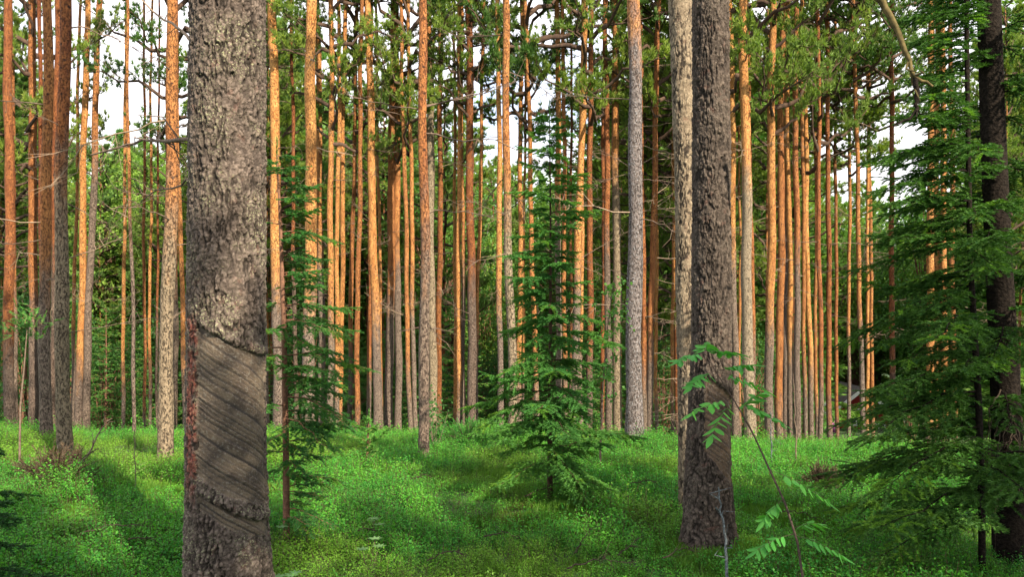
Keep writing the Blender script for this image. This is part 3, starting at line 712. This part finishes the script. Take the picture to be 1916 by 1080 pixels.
stick('bare_sapling', 'dark bare sapling stem right of the rowan', 'sapling', [(1490, 865), (1489, 815), (1486, 740), (1484, 700)], 10.4, 10.5, .010, [TWIG], 67, 8, (.05, .2))
stick('hanging_branch', 'broken crooked branch hanging before the sky at upper right', 'branch', [(1640, -8), (1668, 30), (1690, 90), (1712, 140), (1745, 162)], 5.1, 5.0, .025, [plain('mossy_branch', (.040, .034, .016), (.12, .095, .042), .85, 25)], 68, 4, (.05, .12))
stick('hanging_branch', 'black bent stub hanging below the crooked branch at upper right', 'branch', [(1711, 140), (1716, 185), (1712, 215), (1672, 236)], 5.03, 5.0, .018, [DK_BARK], 69, 3, (.04, .09))

def leaf_quad(g, p, d, s, l, w, mi=0):
    """serrated leaflet: 8-gon fan of two rows folded at the midrib"""
    n = np.cross(d, s); q = np.array([0, .2, .45, .7, 1.0]); wd_ = np.array([.12, .8, 1., .72, 0.0]) * w * .5
    Vm = p + np.outer(q * l, d) - np.outer(.10 * l * q ** 2, (0, 0, 1)); Vl = Vm + np.outer(wd_, s) + np.outer(wd_ * .25, n); Vr = Vm - np.outer(wd_, s) + np.outer(wd_ * .25, n)
    V = np.concatenate([Vm, Vl, Vr]); Fq = []
    for i in range(4): Fq += [(i, i + 1, 5 + i + 1, 5 + i), (i, 10 + i, 10 + i + 1, i + 1)]
    g.add(V, Fq, mi, True)
def pinnate(g, p, dv, length, rng, pairs=6, ll=.05, lw=.017, mi=1):
    q = np.linspace(0, 1, 6)[:, None]; C = p + dv * q * length - np.array([0, 0, .22 * length]) * q ** 2
    g.add(*tube(C, np.linspace(.0016, .0008, 6), 4), 0)
    s0 = unit(np.cross(dv, (0, 0, 1.)))
    for k in range(pairs):
        f = .28 + .68 * k / (pairs - 1); j = min(4, int(f * 5)); pp = C[j] + (C[j + 1] - C[j]) * (f * 5 - j)
        for sg in (-1, 1):
            d = unit(s0 * sg + dv * rng.uniform(.35, .6) + np.array([0, 0, rng.uniform(-.75, .0)]))
            s = unit(np.cross(d, (0, 0, 1.)) + rng.normal(0, .3, 3) + np.array([0, 0, rng.uniform(.2, .8)])); leaf_quad(g, pp, d, s, ll * rng.uniform(.85, 1.1) * (1 - .25 * abs(f - .6)), lw, mi)
    leaf_quad(g, C[-1], unit(C[-1] - C[-2]), s0, ll, lw, mi)

ROWSTEM = plain('rowan_stem', (.055, .040, .035), (.10, .07, .06), .7, 40)
d = 4.75; rng = np.random.default_rng(71)
base = (wx(1503, d), d, wz(1090, d)); t = thing('rowan_sapling', 'leaning rowan sapling with toothed compound leaves before the carved pine', 'sapling', base)
sp = [(1503, 1090), (1492, 1015), (1470, 945), (1440, 880), (1408, 810), (1375, 752), (1345, 705), (1318, 660)]
tt = np.linspace(0, 7, 30); C = np.stack([wx(np.interp(tt, range(8), [p[0] for p in sp]), d), np.full(30, d), wz(np.interp(tt, range(8), [p[1] for p in sp]), d)], 1) - np.array(base)
g = G(); g.add(*tube(C, np.linspace(.0085, .0025, 30), 7), 0, True); g.build('stem', [ROWSTEM], t)
# leaf: stem point px, tip px, depth offset
for (ax, ay, bx_, by, dy) in ((1320, 662, 1262, 668, -.08), (1322, 660, 1392, 655, .05), (1320, 660, 1330, 640, .1), (1338, 695, 1282, 712, -.15), (1340, 697, 1440, 722, .05),
                              (1340, 697, 1402, 672, -.12), (1372, 748, 1285, 762, -.10), (1372, 750, 1318, 800, -.18), (1375, 752, 1460, 782, -.05), (1385, 770, 1435, 730, .12),
                              (1440, 880, 1535, 922, -.12), (1465, 935, 1425, 965, -.05), (1485, 990, 1545, 980, .1), (1488, 1003, 1562, 1022, -.12), (1486, 1000, 1408, 1020, -.05)):
    p = np.array([wx(ax, d), d, wz(ay, d)]) - np.array(base); e = np.array([wx(bx_, d), d + dy, wz(by, d)]) - np.array(base)
    v = e - p; g = G(); pinnate(g, p, unit(v + np.array([0, 0, .12 * np.linalg.norm(v)])), max(.13, np.linalg.norm(v) * .95), rng, 6, .088, .042)
    g.build('compound_leaf', [ROWSTEM, ROWAN], t)

# sapling with a green tuft at far left
x = wx(50, 9.6); base = (wx(36, 9.6), 9.6, gz(wx(36, 9.6), 9.6)); t = thing('pine_sapling', 'thin leaning sapling with a green leafy tuft near the left edge', 'sapling', base)
g = G(); A = np.array([[wx(36, 9.6), 9.6, base[2]], [wx(38, 9.6), 9.6, wz(760, 9.6)], [wx(45, 9.6), 9.6, wz(690, 9.6)], [wx(52, 9.6), 9.6, wz(600, 9.6)]]) - np.array(base)
g.add(*tube(A, np.array([.014, .012, .009, .005]), 7), 0, True); g.build('trunk', [TWIG], t)
g = G(); rng = np.random.default_rng(77)
for k in range(60):
    p = A[-1] + np.array([0, 0, -.05]) + rng.normal(0, 1, 3) * np.array([.09, .09, .09]); spray(g, p, unit(rng.normal(size=3) + np.array([0, 0, .4])), .12, rng, 220, .04, .010, 1, 0)
g.build('crown', [SPR_BARK, SPRUCE], t)
# young birch leaves right of middle spruce
d = 9.8; base = (wx(1122, d), d, gz(wx(1122, d), d)); t = thing('birch_sapling', 'thin birch sapling with loose small leaves right of the middle spruce', 'sapling', base)
rng = np.random.default_rng(78); pp = [(1122, 880), (1124, 820), (1128, 720), (1136, 620), (1148, 525)]
A = np.array([[wx(a, d), d, wz(b, d)] for a, b in pp]) - np.array(base); A[0, 2] = -.05
g = G(); g.add(*tube(A, np.array([.014, .012, .010, .007, .003]), 7), 0, True); gl = G()
for k in range(34):
    j = rng.uniform(1.2, 4); i = min(3, int(j)); p = A[i] + (A[i + 1] - A[i]) * (j - i)
    dv = unit(np.array([rng.normal(0, .8), rng.normal(0, .8), .25])); l = rng.uniform(.15, .4) * (1.2 - .12 * j)
    g.add(*tube(np.stack([p, p + dv * l]), np.array([.003, .001]), 3), 0)
    for q in range(14):
        P = p + dv * l * rng.uniform(.3, 1.05) + rng.normal(0, .03, 3); dd = unit(rng.normal(size=3) + np.array([0, 0, -.3])); leaf_quad(gl, P, dd, unit(np.cross(dd, rng.normal(size=3))), .045, .034)
g.build('trunk', [TWIG], t); gl.build('crown', [leaf_mat('birch_leaves', (.05, .15, .035), (.09, .21, .04), (.06, .16, .04), .4, 3)], t)
# sunlit leafy saplings at the foot of some pines
for (px, py, d, h, lab) in ((815, 800, 11.8, .95, 'leafy green sapling at the foot of the forward pine'), (470, 0, 0, 0, ''), (1330, 0, 0, 0, '')):
    if not d: continue
    x = wx(px, d); t = thing('broadleaf_sapling', lab, 'sapling', (x, d, gz(x, d)))
    rng = np.random.default_rng(int(px)); g = G(); gl = G()
    for k in range(9):
        dv = unit(np.array([rng.normal(0, .22), rng.normal(0, .22), 1])); l = h * rng.uniform(.6, 1.05); P0 = np.stack([np.zeros(3), dv * l * .5, dv * l]); g.add(*tube(P0, np.array([.006, .004, .002]), 4), 0)
        for q in range(38):
            P = dv * l * rng.uniform(.3, 1.02) + rng.normal(0, .06, 3); dd = unit(rng.normal(size=3)); leaf_quad(gl, P, dd, unit(np.cross(dd, rng.normal(size=3))), .045, .034)
    g.build('stems', [TWIG], t); gl.build('crown', [LEAF], t)
# pale seedlings in the foreground
for (px, py, lab) in ((560, 995, 'pale green seedling right of the foreground trunk foot'), (700, 985, 'pale seedling alone in the shaded bilberry'), (690, 1035, 'pale low seedling near the bottom edge'), (535, 1065, 'palest seedling by the foot of the carved foreground trunk')):
    d = (EYE - .1) * F / (py - HY); x = wx(px, d); base = (x, d, gz(x, d)); t = thing('seedling', lab, 'seedling', base, group='pale seedlings in the foreground')
    rng = np.random.default_rng(px); g = G(); gl = G(); h = .26
    for k in range(3):
        top = np.array([rng.normal(0, .05), rng.normal(0, .05), h * rng.uniform(.8, 1.1)]); g.add(*tube(np.stack([np.zeros(3), top]), np.array([.003, .002]), 4), 0)
        for q in range(7):
            a = q * 2 * PI / 7 + rng.uniform(-.2, .2); dd = unit(np.array([math.cos(a), math.sin(a), .15])); leaf_quad(gl, top, dd, unit(np.cross(dd, (0, 0, 1.))), .055, .02)
    g.build('stem', [TWIG], t); gl.build('leaves', [PALELEAF], t)

rt = np.random.default_rng(88)
for k, (px, py) in enumerate(((905, 1005), (640, 1000), (800, 1050), (1240, 1045), (1620, 990), (240, 1010), (150, 1000), (980, 930), (1180, 905), (760, 900), (1450, 960), (1060, 1065))):
    d = (EYE - .02) * F / (py - HY); ln_ = rt.uniform(60, 130); up = rt.uniform(-25, 25)
    t = stick('fallen_twig', 'dark dead twig lying low among the bilberry plants', 'twig', [(px, py), (px + ln_ * .5, py - 14 + up * .5), (px + ln_, py - 4 + up)], d, d + rt.uniform(-.2, .3), .006, [DTWIG], 900 + k, 6, (.05, .16), 'fallen twigs on the forest floor')
# ------------------------------------------------------------------ understorey: bushes and spruces on the slope behind the crest
BUSH = [bush_mesh(600 + i, 3.2, 1.15, 80, 40, .085) for i in range(4)]
USPR = [generic_spruce(620 + i, 5, 1.25, 64, 90, .075, .022, SPRUCE) for i in range(3)]
def simple_trunk(H, r, m):
    g = G(); z = np.linspace(0, H, 7); g.add(*tube(np.stack([.02 * np.sin(z), .02 * np.cos(z * 1.3), z], 1), np.linspace(r, r * .15, 7), 8), 0, True); return g.mesh('trunk', [m])
UT = simple_trunk(5, .05, SPR_BARK)
rb = random.Random(5)
for i in range(36):
    px = -40 + 1640 * (i + rb.random()) / 36; d = rb.uniform(29, 48); x = wx(px, d)
    if 1500 < px < 1700: continue
    t = thing('leafy_bush', 'dark green leafy bush in the shaded understorey behind the trunks', 'bush', (x, d, gz(x, d) - .1), rb.uniform(0, 6.28), 'bushes in the understorey behind the trunks')
    o = link('foliage', BUSH[i % 4], t); s = rb.uniform(1.1, 1.7); o.scale = (s, s, s * rb.uniform(.9, 1.35))
for i in range(52):
    px = -20 + 1690 * (i + rb.random()) / 52; d = rb.uniform(28, 44); x = wx(px, d); s = rb.uniform(.9, 1.4)
    if 1510 < px < 1690: continue
    t = thing('young_spruce', 'dark young spruce in the understorey behind the trunks', 'spruce', (x, d, gz(x, d) - .1), rb.uniform(0, 6.28), 'young spruces in the understorey')
    t.scale = (s,) * 3; link('trunk', UT, t); link('crown', USPR[i % 3], t)

for px, d, s in ((1705, 40, 1.0), (1522, 38, .8)):
    x = wx(px, d); t = thing('leafy_bush', 'dark green leafy bush in the shaded understorey behind the trunks', 'bush', (x, d, gz(x, d) - .1), px, 'bushes in the understorey behind the trunks')
    o = link('foliage', BUSH[px % 4], t); o.scale = (s, s, s * 1.2)
# filler pines further back, their crowns making the canopy
FT = []
for i in range(4):
    g = G(); z = np.linspace(0, 20, 12); g.add(*tube(np.stack([.06 * np.sin(z * .4 + i), .05 * np.cos(z * .3), z], 1), np.interp(z, [0, 20], [.13, .03]), 9), 0, True); FT.append(g.mesh('trunk', [BARK]))
rf = random.Random(21); made = 0; tries = 0
while made < 58 and tries < 6000:
    tries += 1
    px = rf.uniform(-80, 1990); d = rf.uniform(29, 62); x = wx(px, d); z0 = gz(x, d) - .1
    H = rf.uniform(15, 23); low = rf.uniform(.24, .52)
    if hits(px, d, z0 + H * low, z0 + H, 2.6): continue
    if 1520 < px < 1680 and d < 58: continue
    if made % 3 == 0 and d > 45: continue
    t = thing('pine_tree', 'distant slender pine among the green canopy behind the front trunks', 'pine tree', (x, d, z0), 0, 'distant pines making the canopy')
    o = link('trunk', FT[made % 4], t); o.scale = (rf.uniform(.45, .8),) * 2 + (H / 20,)
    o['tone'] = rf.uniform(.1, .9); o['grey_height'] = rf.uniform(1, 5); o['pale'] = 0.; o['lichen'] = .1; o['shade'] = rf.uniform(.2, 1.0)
    c = link('crown', CROWNS[made % 6], t); s = rf.uniform(.95, 1.5); c.location = (0, 0, H * low); c.scale = (s, s, H * (1 - low) / 8.5 * 1.02); c.rotation_euler = (0, 0, rf.uniform(0, 6.28))
    for q in range(rf.randint(0, 3)):
        add_dead(t, lambda z: 0, lambda z: .1, H * low * rf.uniform(.6, 1.0))
    made += 1

# ------------------------------------------------------------------ instanced ground cover and far wood (uncountable: one object each)
def scatter(name, P, rot, scl, idx, dry, tint, sources, label=None, cat=None):
    me = bpy.data.meshes.new(name); me.vertices.add(len(P)); me.vertices.foreach_set('co', np.asarray(P, np.float32).ravel())
    def at(k, ty, key, a): me.attributes.new(k, ty, 'POINT').data.foreach_set(key, np.asarray(a).ravel())
    at('rot', 'FLOAT_VECTOR', 'vector', rot.astype(np.float32)); at('scl', 'FLOAT_VECTOR', 'vector', scl.astype(np.float32)); at('idx', 'INT', 'value', idx.astype(np.int32))
    at('dry', 'FLOAT', 'value', dry.astype(np.float32)); at('tint', 'FLOAT', 'value', tint.astype(np.float32))
    o = link(name, me)
    ng = bpy.data.node_groups.new(name + '_nodes', 'GeometryNodeTree')
    ng.interface.new_socket('Geometry', in_out='INPUT', socket_type='NodeSocketGeometry'); ng.interface.new_socket('Geometry', in_out='OUTPUT', socket_type='NodeSocketGeometry')
    gi = ng.nodes.new('NodeGroupInput'); go = ng.nodes.new('NodeGroupOutput'); ip = ng.nodes.new('GeometryNodeInstanceOnPoints'); g2 = ng.nodes.new('GeometryNodeGeometryToInstance')
    for s in reversed(sources):
        oi = ng.nodes.new('GeometryNodeObjectInfo'); oi.inputs['Object'].default_value = s; oi.inputs['As Instance'].default_value = False
        ng.links.new(oi.outputs['Geometry'], g2.inputs[0])
    ng.links.new(gi.outputs[0], ip.inputs['Points']); ng.links.new(g2.outputs[0], ip.inputs['Instance']); ip.inputs['Pick Instance'].default_value = True
    for k, ty, sock in (('idx', 'INT', 'Instance Index'), ('rot', 'FLOAT_VECTOR', 'Rotation'), ('scl', 'FLOAT_VECTOR', 'Scale')):
        na = ng.nodes.new('GeometryNodeInputNamedAttribute'); na.data_type = ty; na.inputs['Name'].default_value = k
        ng.links.new(na.outputs['Attribute'], ip.inputs[sock])
    ng.links.new(ip.outputs[0], go.inputs[0])
    md = o.modifiers.new('scatter', 'NODES'); md.node_group = ng
    return tag(o, label, cat, None, 'stuff')

def bilberry(seed, nst=9, H=.19, R=.14, leaves=19, ll=.0185):
    rng = np.random.default_rng(seed); g = G()
    for i in range(nst):
        a = rng.uniform(0, 6.28); rr = R * math.sqrt(rng.random()); b = np.array([rr * math.cos(a), rr * math.sin(a), -.05])
        h = H * rng.uniform(.55, 1.1); e = b + np.array([rng.normal(0, .035), rng.normal(0, .035), h + .05])
        g.add(*tube(np.stack([b, e]), np.array([.0016, .0009]), 3), 0)
        for k in range(leaves):
            f = rng.uniform(.35, 1.0) ** .8; p = b + (e - b) * f + rng.normal(0, .016, 3)
            dd = unit(rng.normal(size=3) * np.array([1, 1, .45]) + np.array([0, 0, .25])); s = unit(np.cross(dd, rng.normal(0, .45, 3) + np.array([0, 0, 1.])))
            l = ll * rng.uniform(.7, 1.25); w = l * .3
            g.add([p, p + dd * l * .5 + s * w, p + dd * l, p + dd * l * .5 - s * w], [(0, 1, 2, 3)], 1)
    return bpy.data.objects.new('bilberry_plant', g.mesh('bilberry_plant', [LIMB, BILB]))
def moss(seed):
    rng = np.random.default_rng(seed); g = G(); k = 320
    P = np.stack([rng.normal(0, .07, k), rng.normal(0, .07, k), np.full(k, -.02)], 1)
    tufts(g, P, np.tile([0, 0, 1.], (k, 1)), 1, .075, .016, .5, rng, 0)
    return bpy.data.objects.new('moss_tuft', g.mesh('moss_tuft', [BILB]))
PL = [bilberry(700 + i) for i in range(5)] + [bilberry(710, 6, .13, .12, 14, .014), bilberry(711, 6, .13, .12, 14, .014)] + [moss(720), moss(721)]
rg = np.random.default_rng(99)
def area_points(y0, y1, dens, margin):
    n = int(dens * (y1 - y0) * ((y1 + y0) * .66 + 2 * margin)); y = np.sqrt(rg.uniform(y0 * y0, y1 * y1, n)); x = rg.uniform(-1, 1, n) * (.66 * y + margin); return x, y
xs, ys = zip(*[area_points(*a) for a in ((3.2, 7, 130, 1.4), (7, 10.5, 120, 1.4), (10.5, 16, 85, 1.5), (16, 24, 14, 2))])
X = np.concatenate(xs); Y = np.concatenate(ys); n = len(X)
mossm = np.zeros(n)
for mx, my, rx, ry in ((1.55, 6.0, .55, .45), (.45, 7.2, .75, .5), (.25, 5.9, .3, .12), (2.1, 5.6, .4, .2), (1.75, 12.0, .4, .3), (2.55, 5.5, .45, .18)):
    mossm = np.maximum(mossm, np.exp(-(((X - mx) / rx) ** 2 + ((Y - my) / ry) ** 2) * 1.2))
patch = fbm(X * .9 + 50, Y * .9 + 50, 12); mossm = np.maximum(mossm, .8 * sst(.63, .72, fbm(X * .8 + 9, Y * .8 + 3, 15)))
ismoss = rg.random(n) < mossm * 1.15
keep = np.ones(n, bool)
for hx, hy, hr in ((wx(428, 4.8), 4.8, .24), (wx(1328, 6.2), 6.2, .20)): keep &= np.hypot(X - hx, Y - hy) > hr
X, Y, mossm, patch, ismoss = [a[keep] for a in (X, Y, mossm, patch, ismoss)]; n = len(X)
idx = np.where(ismoss, rg.integers(7, 9, n), np.where(rg.random(n) < .2, rg.integers(5, 7, n), rg.integers(0, 5, n)))
sc = rg.uniform(.65, 1.25, n) * (.74 + .45 * sst(.3, .7, patch)) * np.where(Y > 16, 1.8, 1.0)
P = np.stack([X, Y, ground(X, Y)], 1)
rot = np.stack([rg.normal(0, .12, n), rg.normal(0, .12, n), rg.uniform(0, 6.28, n)], 1)
dry = np.clip(np.where(ismoss, .6, .0) +   .4 * sst(.64, .76, fbm(X * 1.7 + 70, Y * 1.7, 31)), 0, 1)
tint = .55 * sst(.54, .68, fbm(X * .7 + 12, Y * .7 + 40, 41)) * (1 - dry)
scatter('bilberry_cover', P, rot, np.stack([sc] * 3, 1), idx, dry, tint, PL, 'low green bilberry and moss carpeting the forest floor', 'ground cover')

# far wood
FAR = []
for i in range(3):
    o = bpy.data.objects.new('far_pine', pine_crown(800 + i, 11, 2.6, 28, 8, 5, 9, .28, .055)); o.data.materials[1] = NEEDLE_FAR; FAR.append(o)
for i in range(2): FAR.append(bpy.data.objects.new('far_spruce', generic_spruce(810 + i, 15, 2.6, 80, 34, .26, .07, NEEDLE_FAR, .05)))
for i in range(3): FAR.append(bpy.data.objects.new('far_birch', bush_mesh(820 + i, 13, 3.2, 150, 80, .18, NEEDLE_FAR, 2.0)))
rw = np.random.default_rng(55); rows = []
for k in range(900):
    y = 46 + 75 * rw.random() ** 1.4; x = rw.uniform(-.75, .75) * y; px = HX + x / y * F; z0 = gz(x, y); kind = rw.choice(8, p=[.12, .12, .12, .23, .23, .06, .06, .06])
    if kind < 3: s = rw.uniform(1.2, 1.8); zz = z0 + rw.uniform(5, 11); top = zz + 11 * s
    elif kind < 5: s = rw.uniform(1.1, 1.9); zz = z0; top = z0 + 15 * s
    else: s = rw.uniform(1.1, 2.0); zz = z0; top = z0 + 13 * s
    if hits(px, y, zz, top, 4.2): continue
    if 1500 < px < 1660 and y < 66: continue
    if y < 60 and rw.random() < .25: continue
    rows.append((x, y, zz, kind, s))
rows = np.array(rows); n = len(rows)
scatter('far_wood', rows[:, :3], np.stack([np.zeros(n), np.zeros(n), rw.uniform(0, 6.28, n)], 1), np.stack([rows[:, 4]] * 3, 1), rows[:, 3], np.zeros(n), np.zeros(n), FAR,
        'hazy sunlit mass of trees far behind the trunks', 'far wood')
# unseen crowns of the wood around the viewpoint, placed to shade the foreground
rows = []
rs = np.random.default_rng(17)
for (x, y, z, s, k) in ((4.2, -5.6, 2.6, .8, 0), (5.4, -3.9, 2.6, .85, 1), (7.4, -4.2, 3.0, .8, 0), (3.0, -2.2, 2.4, .5, 1), (10.6, -6.4, 2.5, .9, 1), (12.5, -5.5, 3.5, 1.0, 0), (14, -10, 6, 1.1, 1), (9, -12, 7, 1.1, 0), (5, -10, 6, 1., 1), (3, -4, 2.2, .75, 0), (16, -7, 5, 1.0, 1), (7, -9.5, 4.5, .8, 1),
                     (7.6, 1.2, -.3, .6, 2), (9.6, -1.2, -.3, .75, 2), (8.6, 4.0, -.4, .6, 2)):  # unseen spruces added to shade the dark trunk at right
    rows.append((x, y, z, k, s))
rows = np.array(rows); n = len(rows)
NEARSRC = [bpy.data.objects.new('shade_pine_crown', CROWNS[i]) for i in range(2)] + [bpy.data.objects.new('shade_spruce_crown', generic_spruce(830, 9, 1.7, 90, 70, .09, .03, SPRUCE_DK))]
scatter('shading_wood', rows[:, :3], np.stack([np.zeros(n), np.zeros(n), rs.uniform(0, 6, n)], 1), np.stack([rows[:, 4] * 1.1, rows[:, 4] * 1.1, rows[:, 4]], 1), rows[:, 3], np.zeros(n), np.zeros(n), NEARSRC,
        'unseen pine and spruce crowns around the viewpoint, added for their shade', 'wood')

# ------------------------------------------------------------------ ground sheet
def ground_obj():
    ys_ = np.concatenate([np.linspace(-60, 2.5, 24), np.linspace(2.6, 17, 130), np.linspace(17.4, 70, 60), np.geomspace(72, 300, 20)])
    us = np.concatenate([-np.geomspace(300, 13, 22), np.linspace(-12.8, 12.8, 190), np.geomspace(13, 300, 22)])
    XX, YY = np.meshgrid(us, ys_); ZZ = ground(XX, YY)
    m, n = XX.shape; i = np.arange(m - 1)[:, None] * n; j = np.arange(n - 1)[None]
    g = G(); g.add(np.stack([XX, YY, ZZ], -1).reshape(-1, 3), np.stack([i + j, i + j + 1, i + n + j + 1, i + n + j], -1).reshape(-1, 4), 0, True)
    mt, nt, out = mat('forest_floor'); pos = N(nt, 'ShaderNodeNewGeometry').outputs['Position']
    c = mixc(nt, ramp(nt, noise(nt, pos, 2.2, 4), .35, .65), rgb(.020, .070, .012), rgb(.035, .060, .016))
    c = mixc(nt, ramp(nt, noise(nt, pos, 30, 3), .45, .7), c, rgb(.045, .10, .018))
    dd = N(nt, 'ShaderNodeBsdfPrincipled', i_Roughness=.95); L(nt, c, dd.inputs['Base Color'])
    b = N(nt, 'ShaderNodeBump', i_Strength=.8, i_Distance=.04); L(nt, noise(nt, pos, 40, 3), b.inputs['Height']); L(nt, b.outputs[0], dd.inputs['Normal'])
    L(nt, dd.outputs[0], out.inputs[0]); o = g.build('ground', [mt]); o['kind'] = 'structure'
ground_obj()

# ------------------------------------------------------------------ red cabin far behind, seen between trunks
d = 55.0; cxp = 1612; base = (wx(cxp, d), d, wz(838, d) - .3)
t = thing('red_cabin', 'red wooden cabin with white trim far behind the trunks at right', 'cabin', base, -.18)
RED = plain('red_boards', (.20, .022, .022), (.27, .035, .03), .7, 6); WHT = plain('white_paint', (.72, .70, .68), (.80, .79, .77), .6, 8)
ROOF = plain('grey_roof', (.13, .115, .11), (.20, .18, .17), .8, 5); GLS = plain('dark_glass', (.03, .035, .04), (.05, .055, .06), .15, 3)
hw, wl, eh, rh, dp = 2.15, 2.15, 2.55, 4.35, 6.0
g = G(); g.add([(-hw, 0, 0), (hw, 0, 0), (hw, 0, eh), (0, 0, rh - .12), (-hw, 0, eh)], [(0, 1, 2, 3, 4)]); g.add([(-hw, dp, 0), (hw, dp, 0), (hw, dp, eh), (0, dp, rh - .12), (-hw, dp, eh)], [(1, 0, 4, 3, 2)])
g.add([(-hw, 0, 0), (-hw, 0, eh), (-hw, dp, eh), (-hw, dp, 0)], [(0, 1, 2, 3)]); g.add([(hw, 0, 0), (hw, dp, 0), (hw, dp, eh), (hw, 0, eh)], [(0, 1, 2, 3)])
for k in range(14): box(g, -hw + .3 * k + .1, -hw + .3 * k + .14, -.03, -.002, 0, eh - .05)
g.build('wall', [RED], t)
g = G(); sl = (rh - eh) / hw
for sg in (-1, 1):
    a = (sg * (hw + .45), eh - .45 * sl + .02); b_ = (0, rh + .02)
    V = [(a[0], -.5, a[1]), (b_[0], -.5, b_[1]), (b_[0], dp + .4, b_[1]), (a[0], dp + .4, a[1])]; V += [(v[0], v[1], v[2] + .12) for v in V]
    g.add(V, [(0, 1, 2, 3), (4, 7, 6, 5), (0, 4, 5, 1), (2, 6, 7, 3), (0, 3, 7, 4)])
rf_ = g.build('roof', [ROOF], t)
for sg in (-1, 1):
    g = G(); a = (sg * (hw + .48), eh - .48 * sl); b_ = (0, rh)
    V = [(a[0], -.54, a[1] - .12), (b_[0], -.54, b_[1] - .12), (b_[0], -.54, b_[1] + .17), (a[0], -.54, a[1] + .17)]; V += [(v[0], -.502, v[2]) for v in V]
    g.add(V, [(0, 1, 2, 3), (7, 6, 5, 4), (0, 4, 5, 1), (2, 6, 7, 3), (0, 3, 7, 4), (1, 5, 6, 2)]); g.build('bargeboard', [WHT], rf_)
def window(x, z, w, h):
    g = G()
    for (a, b_, c, e) in ((x - .1, x, z - .1, z + h + .1), (x + w, x + w + .1, z - .1, z + h + .1), (x, x + w, z - .1, z), (x, x + w, z + h, z + h + .1), (x + w / 2 - .03, x + w / 2 + .03, z, z + h)): box(g, a, b_, -.08, -.034, c, e)
    wn = g.build('window', [WHT], t); g = G(); box(g, x, x + w, -.05, -.032, z, z + h); g.build('pane', [GLS], wn)
window(-.75, 1.9, .8, 1.0); window(.75, 1.0, .7, .9)
g = G()
for sg in (-1, 1): box(g, sg * hw - .08, sg * hw + .08, -.09, -.035, 0, eh - .1)
box(g, -hw + .09, hw - .09, -.07, -.035, .9, 1.02); g.build('corner_board', [WHT], t)
g = G(); box(g, -2.4, 2.2, -2.4, -.6, .35, .5); box(g, -2.3, -2.18, -2.3, -2.18, -1.5, 1.3); box(g, 2.0, 2.12, -2.3, -2.18, -1.5, 1.3); box(g, -2.18, 2.0, -2.28, -2.2, 1.15, 1.3); g.build('porch_deck', [RED], t)
def cloth(label, px, py, w, h, col, dd):
    x = wx(px, dd); z = wz(py, dd); g = G(); u = np.linspace(0, 1, 9); V = []
    for th_ in (0, .02):
        for v in (0, 1): V += [(w * (k - .5), th_ + .06 * math.sin(k * 11), -h * v + .04 * math.sin(k * 5) * v) for k in u]
    q = []
    for i in range(8): q += [(i, i + 1, 9 + i + 1, 9 + i), (18 + i, 27 + i, 27 + i + 1, 18 + i + 1), (i, 18 + i, 18 + i + 1, i + 1), (9 + i, 9 + i + 1, 27 + i + 1, 27 + i)]
    g.add(V, q, 0, True); o = g.build('hanging_cloth', [plain('cloth_' + str(px), col, col, .8)]); o.location = (x, dd, z); tag(o, label, 'cloth')
cloth('pale lilac cloth hanging left of the red cabin', 1542, 752, .6, 1.2, (.34, .28, .44), 51); cloth('magenta cloth hanging below the lilac cloth by the cabin', 1552, 788, .7, .7, (.38, .09, .32), 50.5)

# ------------------------------------------------------------------ camera, sun, sky
cam = bpy.data.cameras.new('camera'); co = bpy.data.objects.new('camera', cam); COL.objects.link(co)
co.location = (0, 0, EYE); co.rotation_euler = (PI / 2, 0, 0); cam.sensor_width = 36; cam.lens = 36 * F / 1916; cam.shift_y = 80 / 1916; cam.clip_end = 3000; cam.clip_start = .05
S.camera = co
EL, AZ = math.radians(36), math.radians(36)   # sun behind the viewer to the right
sd = bpy.data.lights.new('sun', 'SUN'); so = bpy.data.objects.new('sun', sd); COL.objects.link(so)
sdir = Vector((math.sin(AZ) * math.cos(EL), -math.cos(AZ) * math.cos(EL), math.sin(EL)))
so.rotation_euler = sdir.to_track_quat('Z', 'Y').to_euler(); sd.energy = 5.0; sd.angle = math.radians(.6); sd.color = (1, .85, .65)
w = bpy.data.worlds.new('World'); S.world = w; w.use_nodes = True; nt = w.node_tree; nt.nodes.clear()
sky = N(nt, 'ShaderNodeTexSky', sky_type='NISHITA', sun_disc=False); sky.sun_elevation = EL; sky.sun_rotation = math.atan2(sdir.x, sdir.y)
sky.air_density = 1.0; sky.dust_density = 2.0
tc = N(nt, 'ShaderNodeTexCoord'); nz = noise(nt, tc.outputs['Generated'], 2.5, 5)
cl = mixc(nt, ramp(nt, nz, .25, .5), sky.outputs[0], rgb(4.8, 4.7, 4.9))
bg = N(nt, 'ShaderNodeBackground', i_Strength=.14); L(nt, cl, bg.inputs[0]); wo = N(nt, 'ShaderNodeOutputWorld'); L(nt, bg.outputs[0], wo.inputs[0])
S.view_settings.view_transform = 'Standard'; S.view_settings.look = 'None'; S.view_settings.gamma = 1; S.view_settings.exposure = 1.55
S.cycles.max_bounces = 6; S.cycles.volume_bounces = 0; S.cycles.diffuse_bounces = 3; S.cycles.transmission_bounces = 3; S.cycles.transparent_max_bounces = 4
S.cycles.use_denoising = True
